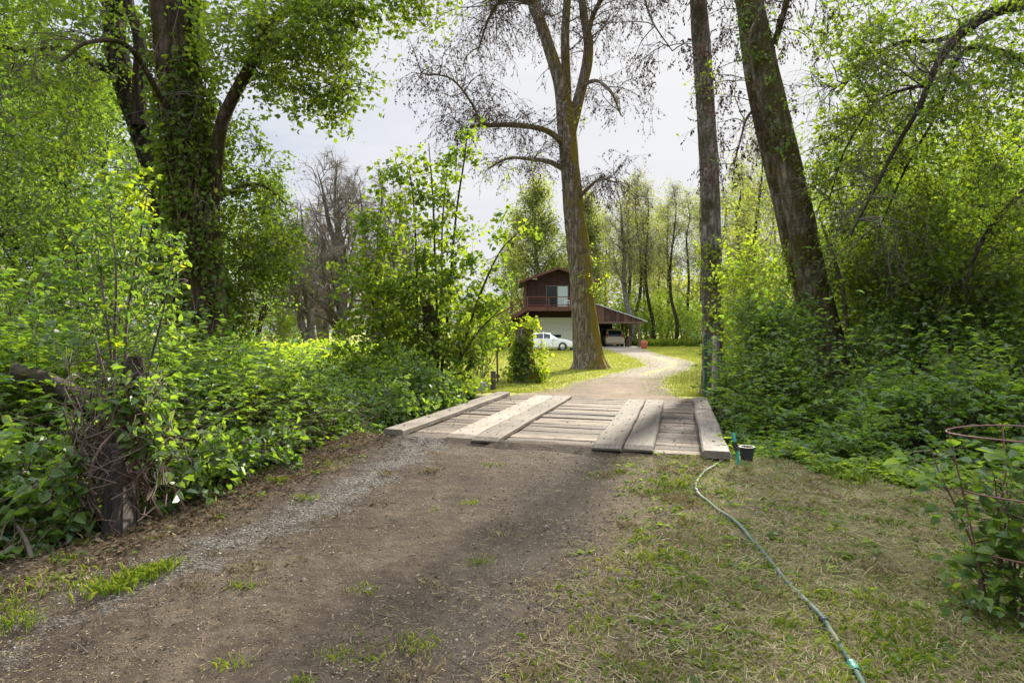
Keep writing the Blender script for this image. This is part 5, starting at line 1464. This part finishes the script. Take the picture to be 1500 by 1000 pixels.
# green steel post and pale post by the right trunk
GREENP = simple('green_post_paint', (.012, .085, .06), .5)
w = MB(); x, y, _ = at(1033.5, 14.6); w.bar((x, y, -.2), (x + .005, y, 1.44), .055, .012); w.bar((x, y - .022, -.2), (x + .005, y - .022, 1.44), .012, .035)
for zz in np.arange(.2, 1.4, .12): w.box((x - .014, y - .055, zz), (x + .014, y - .04, zz + .025))
tag(w.build('green_fence_post', GREENP, None, (x, y, 0)), 'green steel fence post standing at the far right bridge corner', 'fence post')
x, y, _ = at(1048.5, 14.1); root = empty('pale_fence_post', (x, y, 0), 'pale weathered round post with wire wrapped round it before the straight trunk', 'fence post')
w = MB(); trunk(w, [(x, y, -.3), (x - .01, y, .6), (x + .01, y, 1.42)], [.085, .08, .075], 24, 14, .05, seed=4)
top = w.v[0][-14:]; w.add(np.vstack([top, top.mean(0)[None]]), np.array([[k, (k + 1) % 14, 14] for k in range(14)]))
w.build('post', planks('silver_post_timber', (.17, .15, .13), (.42, .385, .34), (8, 8, 1), 1.3, .6), root, (x, y, 0), smooth=True)
for zz in (.45, .8, 1.1, 1.28):
    w = MB(); a = np.linspace(0, 2 * PI, 16); tubes(w, np.stack([x + np.cos(a) * .086, y + np.sin(a) * .086, zz + .01 * np.sin(a)], 1)[None], np.full((1, 16), .004), 4)
    w.build('wire', IRON, root, (x, y, 0))
# big squared post with vines, front left
x, y = gp(172, 777); x0, y0 = x, y
root = empty('gate_post', (x, y, 0), 'old grey square post wrapped in dead vines at the left edge of the drive', 'post')
w = MB(); bevel_plank(w, x - .08, x + .08, y - .06, y + .10, -.2, .66, lambda q: 0, .5, .02, .02); w.box((x - .083, y - .063, .30), (x + .083, y + .103, .305))
ws = MB(); trunk(ws, [(x + .02, y + .05, .60), (x + .03, y + .1, .85), (x + .05, y + .12, 1.12), (x + .06, y + .15, 1.30)], [.075, .095, .085, .06], 20, 16, .2, seed=6); ws.build('dead_stump', BARK_DARK, root, (x, y, 0), smooth=True)
w.build('post', planks('grey_post_timber', (.03, .026, .022), (.13, .115, .10), (7, 7, 1), 1.4, .7), root, (x, y, 0))
vs = MB(); N = 70; a0 = R.uniform(0, 2 * PI, N); paths = []
for q in range(N):
    zz = np.linspace(R.uniform(-.02, .5), R.uniform(.7, 1.45), 14); aa = a0[q] + np.cumsum(R.normal(size=14) * .3); rr = R.uniform(.15, .34) + np.cumsum(R.normal(size=14) * .012)
    paths.append(np.stack([x - .03 + np.cos(aa) * rr, y + .03 + np.sin(aa) * rr, zz], 1))
tubes(vs, np.array(paths), taper(N, 14, R.uniform(.003, .011, N), .003), 5)
N = 80; p = np.array([x - .02, y + .02, .75]) + R.normal(size=(N, 3)) * np.array([.17, .12, .24])
d_ = runit(N); d_[:, 0] *= 1.8; tubes(vs, grow(p, d_, R.uniform(.3, .9, N), 9, .3, -.06), taper(N, 9, R.uniform(.002, .006, N), .002), 4)
vs.build('dead_vines', DARKCANE, root, (x, y, 0))
# slanting log on the left
root_b = P(48, 552, 5.6)
w = MB(); pl = trunk(w, [P(14, 545, 5.5), P(48, 552, 5.6), P(95, 572, 5.7), P(160, 600, 5.6), P(200, 622, 5.5)], [.085, .088, .085, .08, .06], 34, 14, .07, seed=15)
e = w.v[0][:14]; w.add(np.vstack([e, e.mean(0)[None]]), np.array([[(k + 1) % 14, k, 14] for k in range(14)]))
tag(w.build('fallen_log', BARK_FAR, None, root_b, smooth=True), 'pale fallen log slanting through the brambles on to the vine wrapped post', 'log')
# garden hose
hz = [(1290, 1045), (1262, 1000), (1240, 958), (1214, 918), (1180, 880), (1140, 838), (1100, 790), (1070, 765), (1040, 746), (1024, 735), (1019, 724), (1027, 711), (1046, 699), (1064, 686), (1078, 675)]
pts = []
for u, v in hz:
    X, Y = gp(u, v, .02); pts.append((X, Y, float(H(X, Y)) + .022))
HOSE, t_ = M('green_hose_rubber')
nz = t_.noise(t_.coord(), 4, 5, .6)
t_.pbr(t_.mix(t_.ramp(nz, [(.42, 0.), (.62, 1.)]), (.04, .075, .048), (.13, .14, .10)), .75, Specular_IOR_Level=.2)
root = empty('garden_hose', pts[3], 'faded green garden hose snaking over the mown grass on the right', 'hose')
hp_ = smooth_path(pts, 90); hp_[:, 2] = H(hp_[:, 0], hp_[:, 1]) + .018 + .006 * np.sin(np.arange(90) * .5)
w = MB(); tubes(w, hp_[None], np.full((1, 90), .0135), 10); w.build('tube', HOSE, root, pts[3], smooth=True)


def coupling(i, L, r, m, nm):
    a = hp_[i]; d = nrm(hp_[min(i + 2, 89)] - hp_[max(i - 2, 0)])
    q = np.linspace(-L, L, 7)[:, None]; rr = r * np.array([.8, 1, 1, .86, 1, 1, .8])
    w = MB(); tubes(w, (a + d * q)[None], rr[None], 12); w.build(nm, m, root, pts[3], smooth=False)


d2 = ((hp_[:, :2] - np.array(gp(1266, 978, .02))) ** 2).sum(1); coupling(int(d2.argmin()), .045, .023, simple('green_coupling', (.015, .16, .11), .4), 'coupling')
for u, v in ((1208, 908), (1021, 731)):
    d2 = ((hp_[:, :2] - np.array(gp(u, v, .02))) ** 2).sum(1); coupling(int(d2.argmin()), .02, .02, BLACKP, 'hose_clamp')
# black pot and green hose end by the bridge corner
x, y = gp(1094, 680, .09); zb = float(H(x, y))
w = MB(); w.lathe([(0, 0), (.085, 0), (.115, .2), (.125, .2), (.125, .23), (.105, .23), (.08, .03), (0, .03)], 20)
o = tag(w.build('plant_pot', BLACKP, None, smooth=False), 'small black plastic pot beside the near right bridge corner', 'pot'); o.location = (x, y, zb - .01); o.scale = (.66, .66, .72)
x, y = gp(1079, 686, .09); zb = float(H(x, y)); root = empty('sprinkler_spike', (x, y, zb), 'teal hose end stuck in the grass at the near right bridge corner', 'hose end')
w = MB(); q = smooth_path([(x + .02, y, zb - .05), (x + .01, y, zb + .1), (x - .02, y, zb + .25), (x - .03, y + .02, zb + .33)], 16); tubes(w, q[None], np.full((1, 16), .016), 8); w.build('tube', simple('teal_plastic', (.02, .24, .19), .4), root, (x, y, zb))
w = MB(); tubes(w, np.array([[x - .005, y, zb + .15], [x - .02, y, zb + .24]])[None], np.array([[.024, .026]]), 8); w.build('connector', BLACKP, root, (x, y, zb))
# tomato cage and plant
CAGE = simple('rusty_pink_wire', (.15, .06, .06), .6, .3, var=.4, nscale=20)
cy = 3.35; cx = (1500 - CU) / FPX * cy; cz = float(H(cx, cy))
root = empty('tomato_cage', (cx, cy, cz), 'rusty pink wire plant cage standing at the right edge of the grass', 'plant cage')
a = np.linspace(0, 2 * PI, 40)
for rr, zz in ((.335, CH - (637 - HV) / FPX * cy), (.27, .67), (.215, .36)):
    w = MB(); tubes(w, np.stack([cx + np.cos(a) * rr, cy + np.sin(a) * rr, zz + .008 * np.sin(a * 2)], 1)[None], np.full((1, 40), .0042), 8); w.build('ring', CAGE, root, (cx, cy, cz), smooth=True)
ztop = CH - (637 - HV) / FPX * cy
for k_ in range(4):
    an = -1.95 + k_ * PI / 2; w = MB()
    tubes(w, smooth_path([(cx + math.cos(an) * .335, cy + math.sin(an) * .335, ztop + .01), (cx + math.cos(an) * .27, cy + math.sin(an) * .27, .67), (cx + math.cos(an) * .20, cy + math.sin(an) * .20, .30), (cx + math.cos(an) * .14, cy + math.sin(an) * .14, -.1)], 16)[None], np.full((1, 16), .0042), 8); w.build('leg', CAGE, root, (cx, cy, cz), smooth=True)
root = empty('caged_plant', (cx, cy, cz), 'broad leaved green plant growing up inside the pink wire cage', 'plant')
w, lf = MB(), MB(); N = 12
sp = grow(np.array([cx, cy, 0]) + R.normal(size=(N, 3)) * np.array([.08, .08, 0]), runit(N) * .14 + np.array([.05, 0, 1.]), R.uniform(.55, .95, N), 9, .06, 0)
tubes(w, sp, taper(N, 9, .008, .003), 6)
sp2, dd2, _ = kids(sp, 17, .15, 1, 1.1, .1); pt = grow(sp2, dd2, R.uniform(.08, .2, len(sp2)), 4, .15, -.05); tubes(w, pt, taper(len(pt), 4, .003, .002), 4)
e = pt[:, -1]; ee = np.repeat(e, 3, 0) + R.normal(size=(len(e) * 3, 3)) * .02
ax = np.repeat(nrm(pt[:, -1] - pt[:, 0]), 3, 0) + runit(len(ee)) * .7; ax[:, 2] *= .5
leaves(lf, ee, ax, runit(len(ee)) * .6 + np.array([0, -.3, 1.]), R.uniform(.045, .095, len(ee)), .72)
c = np.array([cx - .05, cy, .1]) + R.normal(size=(60, 3)) * np.array([.16, .16, .06]); leafset(lf, np.repeat(c, 4, 0) + R.normal(size=(240, 3)) * .04, .06, None, asp=.8, flat=.7)
w.build('stems', simple('green_stem', (.10, .075, .035), .7), root, (cx, cy, cz)); lf.build('foliage', LEAF_BRAMBLE, root, (cx, cy, cz))


# ------------------------------------------------------------------ ground scatter (uncountable)
def ground_pts(n, xr, yr, dens, power=1.):
    y = yr[0] + (yr[1] - yr[0]) * R.random(n) ** power
    x = R.uniform(-1, 1, n) * (.9 * y + 1.1) if xr is None else R.uniform(*xr, n)
    k = R.random(n) < dens(x, y); x, y = x[k], y[k]
    return np.stack([x, y, H(x, y)], 1)


def blades(mb, p, h_, w_, lean=.5, rnd=None, updir=1.):
    n = len(p); a = R.uniform(0, 2 * PI, n); dr = np.stack([np.cos(a), np.sin(a), 0 * a], 1); sd = np.stack([-np.sin(a), np.cos(a), 0 * a], 1)
    h_ = (h_ * R.uniform(.5, 1.3, n))[:, None]; ln = (R.uniform(.1, 1, n) * lean)[:, None]; up = np.array([0, 0, 1.]) * updir
    w_ = np.broadcast_to(w_, (n,))[:, None]
    m1 = p + up * h_ * .6 + dr * h_ * ln * .35; tip = p + up * h_ * (1 - .35 * ln) + dr * h_ * ln
    V = np.stack([p - sd * w_ / 2, p + sd * w_ / 2, m1 + sd * w_ * .4, tip, m1 - sd * w_ * .4], 1)
    mb.add(V.reshape(-1, 3), np.arange(n * 5).reshape(n, 5), R.random(n) if rnd is None else rnd)


def lying(mb, p, L, w_, tilt=.12, rnd=None, lift=.004):
    """straws lying on the ground"""
    n = len(p); a = R.uniform(0, 2 * PI, n); d = np.stack([np.cos(a), np.sin(a), R.normal(size=n) * tilt], 1); sd = nrm(np.stack([-np.sin(a), np.cos(a), R.normal(size=n) * .4], 1))
    L = (L * R.uniform(.3, 1.3, n))[:, None]; w_ = w_ * R.uniform(.5, 1.3, n)[:, None]; p = p + np.array([0, 0, 1.]) * (lift + np.abs(d[:, 2:3]) * L * .5 + R.random((n, 1)) * .012)
    bend = R.normal(size=(n, 1)) * .05
    V = np.stack([p - d * L / 2 - sd * w_ / 2, p - d * L / 2 + sd * w_ / 2, p + sd * (w_ / 2 + L * bend), p + d * L / 2, p - sd * (w_ / 2 - L * bend)], 1)
    mb.add(V.reshape(-1, 3), np.arange(n * 5).reshape(n, 5), R.random(n) if rnd is None else rnd)


def verge(x, y):   # right hand mown grass
    s, t = st(x, y); ne = np.interp(x, [2.3, 3., 4., 6., 9.], [7.6, 7.1, 6.8, 6.6, 6.4])
    return sstep(.7, 1.6, s + (fbm(x * 1.5, y * 1.5, 3, 3) - .45) * 1.4) * (y < ne + .1) * (t < -.05 + .3 * (s > 2.3))


def roadm(x, y):
    s, t = st(x, y); return (np.abs(s + .35) < 1.8) * (t < -.1)


def leftv(x, y):
    s, t = st(x, y); return sstep(-1.75, -2.1, s) * (x > left_edge_x(y) - .6) * (t < .3)


mb = MB()
p = ground_pts(120000, None, (1.9, 7.6), verge, 1.25); lying(mb, p, .08, .0029, .2)
p = ground_pts(58000, None, (1.9, 9.5), lambda x, y: roadm(x, y) * (.35 + .6 * sstep(-.2, 1.2, st(x, y)[0])), 1.2); lying(mb, p, .045, .0026, .05)
p = ground_pts(30000, None, (3., 10), lambda x, y: leftv(x, y) * .9, 1.1); lying(mb, p, .09, .0045)
tag(mb.build('straw', STRAW), 'dry mown straw lying over the verge and drive', 'dry grass', kind='stuff')
mb = MB()
p = ground_pts(78000, None, (1.9, 7.6), lambda x, y: verge(x, y) * sstep(.3, .65, fbm(x * 1.1, y * 1.1, 44, 4)), 1.2); lying(mb, p, .07, .005, .2)
tag(mb.build('grass_clippings', CLIP), 'greenish grass clippings on the right verge', 'clippings', kind='stuff')
# dry tufts and green tufts
mb = MB()
c = ground_pts(1000, None, (2.1, 7.4), lambda x, y: np.maximum(verge(x, y) * .75, .12 * roadm(x, y)))
for q in c:
    n = int(R.uniform(40, 110)); rr = R.uniform(.03, .085); pp = q + R.normal(size=(n, 3)) * np.array([rr, rr, 0]) ; pp[:, 2] = H(pp[:, 0], pp[:, 1])
    blades(mb, pp, R.uniform(.02, .05), .0022, 1.3)
tag(mb.build('dry_grass_tufts', STRAW), 'straw coloured cut grass tufts on the right verge', 'dry grass', kind='stuff')
mb = MB()
c = ground_pts(420, None, (2.1, 7.4), lambda x, y: np.maximum(verge(x, y) * .7, .05 * roadm(x, y)))
c = np.vstack([c, ground_pts(120, (-3.2, -1.5), (3.2, 8), lambda x, y: leftv(x, y) * .5)])
for q in c:
    n = int(R.uniform(25, 80)); rr = R.uniform(.02, .07); pp = q + R.normal(size=(n, 3)) * np.array([rr, rr, 0]); pp[:, 2] = H(pp[:, 0], pp[:, 1])
    blades(mb, pp, R.uniform(.02, .055), .0022, .9)
for (u, v, rr, n, hh) in ((205, 848, .07, 230, .085), (165, 866, .07, 200, .09), (240, 836, .05, 130, .08), (20, 915, .08, 160, .06), (100, 850, .14, 110, .06), (40, 870, .14, 110, .06), (340, 975, .05, 60, .05), (355, 862, .05, 70, .05), (535, 862, .05, 50, .05), (700, 825, .05, 60, .05), (690, 740, .05, 50, .05), (985, 725, .16, 240, .08), (980, 825, .14, 200, .07), (1290, 950, .2, 260, .08), (1000, 870, .1, 120, .06), (920, 870, .08, 100, .05), (490, 962, .05, 60, .05), (610, 945, .07, 70, .05)):
    X, Y = gp(u, v); pp = np.array([X, Y, 0]) + R.normal(size=(n, 3)) * np.array([rr, rr * .8, 0]); pp[:, 2] = H(pp[:, 0], pp[:, 1]); blades(mb, pp, hh * .8, .0026, .9)
p = ground_pts(15000, None, (2., 7.8), lambda x, y: verge(x, y) * sstep(.3, .6, fbm(x * .9, y * .9, 91, 4)), 1.1); blades(mb, p, .05, .0035, 1.2)
p = ground_pts(9000, (2.3, 8), (5.2, 8), lambda x, y: (hW(x, y) > 0) * sstep(.35, .6, fbm(x * 1.3, y * 1.3, 77, 3))); blades(mb, p, .15, .004, .8)
tag(mb.build('green_grass', GRASS), 'green grass tufts along the verges', 'grass', kind='stuff')
# small broad leaved weeds in the verge
mb = MB(); c = ground_pts(3200, None, (2.1, 7.5), lambda x, y: verge(x, y) * sstep(.25, .55, fbm(x * .8, y * .8, 23, 3)))
c = np.vstack([c, ground_pts(160, (-3.2, -1.6), (3.3, 8.5), lambda x, y: leftv(x, y) * .7)])
m_ = 7; p = np.repeat(c, m_, 0) + R.normal(size=(len(c) * m_, 3)) * np.array([.02, .02, 0]); a = R.uniform(0, 2 * PI, len(p)); ax = np.stack([np.cos(a), np.sin(a), R.uniform(.1, .7, len(p))], 1); p[:, 2] += .008
leaves(mb, p, ax, np.tile([0, 0, 1.], (len(p), 1)) + runit(len(p)) * .3, R.uniform(.022, .055, len(p)) * np.repeat(R.uniform(.4, 1.35, len(c)), m_), .55, rnd=np.repeat(R.random(len(c)), m_))
tag(mb.build('verge_weeds', LEAF_TREE), 'small broad leaved weeds in the mown verge', 'weeds', kind='stuff')
# leaf litter on the left
mb = MB()
p = ground_pts(26000, (-4.6, -1.2), (2.9, 11), lambda x, y: np.maximum(leftv(x, y), .02 * roadm(x, y)), .9); p[:, 2] += .01 + R.random(len(p)) * .02
ax = runit(len(p)); ax[:, 2] *= .35; leaves(mb, p, ax, runit(len(p)) * .7 + np.array([0, 0, 1.]), R.uniform(.02, .06, len(p)), .55, fold=.5, simple=True)
p = ground_pts(2500, None, (2, 8), lambda x, y: np.maximum(verge(x, y) * .4, roadm(x, y) * .5)); p[:, 2] += .008
ax = runit(len(p)); ax[:, 2] *= .35; leaves(mb, p, ax, runit(len(p)) * .7 + np.array([0, 0, 1.]), R.uniform(.015, .04, len(p)), .5, fold=.5, simple=True)
s_ = R.uniform(-2.1, 2.1, 900); t_2 = R.uniform(0, BLEN, 900); k = (np.abs(s_) > 1.5) | (R.random(900) < .12); s_, t_2 = s_[k], t_2[k]
p = np.stack([B0[0] + B2[0] * s_ + A2[0] * t_2, B0[1] + B2[1] * s_ + A2[1] * t_2, np.full(len(s_), DECK + .012)], 1)
ax = runit(len(p)); ax[:, 2] *= .2; leaves(mb, p, ax, runit(len(p)) * .4 + np.array([0, 0, 1.]), R.uniform(.015, .05, len(p)), .5, fold=.4, simple=True)
tag(mb.build('leaf_litter', LITTER), 'brown dead leaves littering the left bank and bridge deck', 'leaf litter', kind='stuff')
# stones
STONE = simple('gravel_stone', (.30, .29, .275), .85, var=.1)
m, t = M('gravel_mix'); rn = t.attr('rnd').outputs['Fac']; t.pbr(t.ramp(rn, [(0, (.05, .044, .038)), (.6, (.12, .107, .092)), (1, (.26, .235, .205))]), .85)
oc = np.array([[1, 0, 0], [-1, 0, 0], [0, 1, 0], [0, -1, 0], [0, 0, 1], [0, 0, -1.]]); of = np.array([[0, 2, 4], [2, 1, 4], [1, 3, 4], [3, 0, 4], [2, 0, 5], [1, 2, 5], [3, 1, 5], [0, 3, 5]])
p = ground_pts(30000, None, (1.9, 10), lambda x, y: roadm(x, y) * np.clip(.10 + .85 * np.exp(-((st(x, y)[0] + 1.5) / .26) ** 2) * sstep(-6, -2, st(x, y)[1]), 0, 1), 1.0)
N = len(p); sz = R.uniform(.003, .011, N) * (1 + 1.2 * (R.random(N) > .95)); V = oc[None] * (sz[:, None, None] * R.uniform(.6, 1.3, (N, 6, 1))); an = R.uniform(0, 2 * PI, N); c_, s2_ = np.cos(an)[:, None], np.sin(an)[:, None]
V = np.stack([V[..., 0] * c_ - V[..., 1] * s2_, V[..., 0] * s2_ + V[..., 1] * c_, V[..., 2] * .7], -1) + p[:, None] + np.array([0, 0, .012])
mb = MB(); mb.add(V.reshape(-1, 3), (of[None] + (np.arange(N) * 6)[:, None, None]).reshape(-1, 3), np.repeat(R.random(N), 8))
tag(mb.build('gravel', m), 'loose grey gravel stones on the dirt drive', 'gravel', kind='stuff')
def crumbs(p, lo, hi):
    N = len(p); sz = R.uniform(lo, hi, N) * (1 + 1.3 * (R.random(N) > .96)); V = oc[None] * (sz[:, None, None] * R.uniform(.4, 1.4, (N, 6, 1))); an = R.uniform(0, 2 * PI, N); c_, s2_ = np.cos(an)[:, None], np.sin(an)[:, None]
    V = np.stack([V[..., 0] * c_ - V[..., 1] * s2_, V[..., 0] * s2_ + V[..., 1] * c_, V[..., 2] * .6], -1) + p[:, None] + np.array([0, 0, .012])
    mb = MB(); mb.add(V.reshape(-1, 3), (of[None] + (np.arange(N) * 6)[:, None, None]).reshape(-1, 3), np.repeat(R.random(N), 8)); return mb


m, t = M('earth_crumbs'); rn = t.attr('rnd').outputs['Fac']; t.pbr(t.ramp(rn, [(0, (.018, .013, .009)), (.45, (.05, .037, .024)), (.8, (.12, .092, .06)), (1, (.26, .21, .14))]), .9, Specular_IOR_Level=.1)
p = ground_pts(135000, None, (1.9, 8.5), lambda x, y: roadm(x, y) * sstep(.25, .6, fbm(x * 1.4, y * 1.4, 66, 4) + .08), 1.35)
tag(crumbs(p, .0022, .0062).build('earth_crumbs', m), 'crumbs of earth, bark and grit on the dirt drive', 'grit', kind='stuff')
# twigs
mb = MB(); c = ground_pts(620, None, (2., 9), lambda x, y: np.maximum(.5 * roadm(x, y), .5 * verge(x, y))); c[:, 2] += .012
a = R.uniform(0, 2 * PI, len(c)); d = np.stack([np.cos(a), np.sin(a), 0 * a], 1)
b = grow(c, d, R.uniform(.04, .28, len(c)), 5, .14, 0); b[:, :, 2] = c[:, None, 2] + (b[:, :, 2] - c[:, None, 2]) * .2; tubes(mb, b, taper(len(c), 5, R.uniform(.0018, .0045, len(c)), .0015), 5)
tag(mb.build('fallen_twigs', TWIG, None), 'small fallen twigs scattered over the dirt drive', 'twigs', kind='stuff')
# lawn blades
mb = MB(); n = 230000; y = 15 + 50 * R.random(n) ** 1.35; x = R.uniform(-.32, .36, n) * y
k = (drive_dist(x, y) > .05 - 1.1 * R.random(n) ** 2.6) & (hM(x, y) < .05) & (st(x, y)[1] > 6.2) & ~((x > 1.3) & (x < 12.6) & (y > 62.9))
x, y = x[k], y[k]; blades(mb, np.stack([x, y, H(x, y)], 1), .035 + .0007 * y, .005 + .0004 * y, .8)
tag(mb.build('lawn_grass', LAWN), 'sunlit mown lawn round the gravel drive and the red house', 'lawn', kind='stuff')
mb = MB(); n = 16000; y = R.uniform(66, 76, n); x = R.uniform(.16, .38, n) * y; k = (x > 13.3); blades(mb, np.stack([x, y, 0 * x], 1)[k], .7, .05, .7)
tag(mb.build('tall_grass', GRASS), 'tall green grass along the foot of the far wood', 'grass', kind='stuff')

# ------------------------------------------------------------------ light, sky, camera
AZ, EL = math.radians(23.6), math.radians(27)
sd_ = Vector((math.sin(AZ) * math.cos(EL), math.cos(AZ) * math.cos(EL), math.sin(EL)))
ld = bpy.data.lights.new('sun', 'SUN'); ld.energy = 5.0; ld.angle = math.radians(3.2); ld.color = (1, .90, .74)
so = bpy.data.objects.new('sun', ld); COL.objects.link(so); so.rotation_euler = sd_.to_track_quat('Z', 'Y').to_euler()
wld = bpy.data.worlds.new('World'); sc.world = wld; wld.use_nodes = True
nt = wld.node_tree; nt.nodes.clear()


class TW(T):
    def __init__(s, tree): s.t = tree


t = TW(nt)
sky = t('ShaderNodeTexSky', dict(sky_type='NISHITA', sun_disc=False, sun_elevation=EL, sun_rotation=AZ, air_density=1.2, dust_density=2.5, ozone_density=1.5))
gen = t('ShaderNodeTexCoord').outputs['Generated']
cv = t('ShaderNodeMapping', Vector=gen, Scale=(1., 1., 4.)).outputs[0]
cn = t.noise(cv, 1.9, 7, .58, .5)
cl = t.ramp(cn, [(.33, .80), (.62, .98)])
dt_ = t('ShaderNodeVectorMath', dict(operation='DOT_PRODUCT'), i0=gen, i1=tuple(sd_))
gl = t.math('POWER', t.math('MAXIMUM', dt_.outputs[1], 0.), 5.)
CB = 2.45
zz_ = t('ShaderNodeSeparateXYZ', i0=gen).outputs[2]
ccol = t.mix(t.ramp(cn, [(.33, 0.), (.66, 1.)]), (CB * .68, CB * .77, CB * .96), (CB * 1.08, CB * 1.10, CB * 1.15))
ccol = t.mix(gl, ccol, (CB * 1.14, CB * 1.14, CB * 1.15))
zs = t('ShaderNodeMapRange', Value=zz_, i1=.46, i2=.85, i3=1., i4=5.4).outputs[0]  # unseen sky above the frame brightened to lift the shadow fill
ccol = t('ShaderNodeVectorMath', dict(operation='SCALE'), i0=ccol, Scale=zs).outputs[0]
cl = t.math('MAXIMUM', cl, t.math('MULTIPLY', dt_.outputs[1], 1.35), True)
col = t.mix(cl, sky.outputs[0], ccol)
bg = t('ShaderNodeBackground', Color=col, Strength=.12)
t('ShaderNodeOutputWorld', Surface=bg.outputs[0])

cam = bpy.data.cameras.new('camera'); co = bpy.data.objects.new('camera', cam); COL.objects.link(co)
co.location = (0, 0, CH); co.rotation_euler = (PI / 2, 0, 0)
cam.sensor_width = 36; cam.lens = 36 * FPX / 1500; cam.shift_y = -14 / 1500; cam.clip_end = 4000; cam.clip_start = .05
sc.camera = co
sc.view_settings.view_transform = 'Standard'; sc.view_settings.look = 'None'; sc.view_settings.gamma = 1; sc.view_settings.exposure = 1.46
sc.cycles.max_bounces = 8; sc.cycles.transmission_bounces = 6; sc.cycles.diffuse_bounces = 5
sc.cycles.use_denoising = True
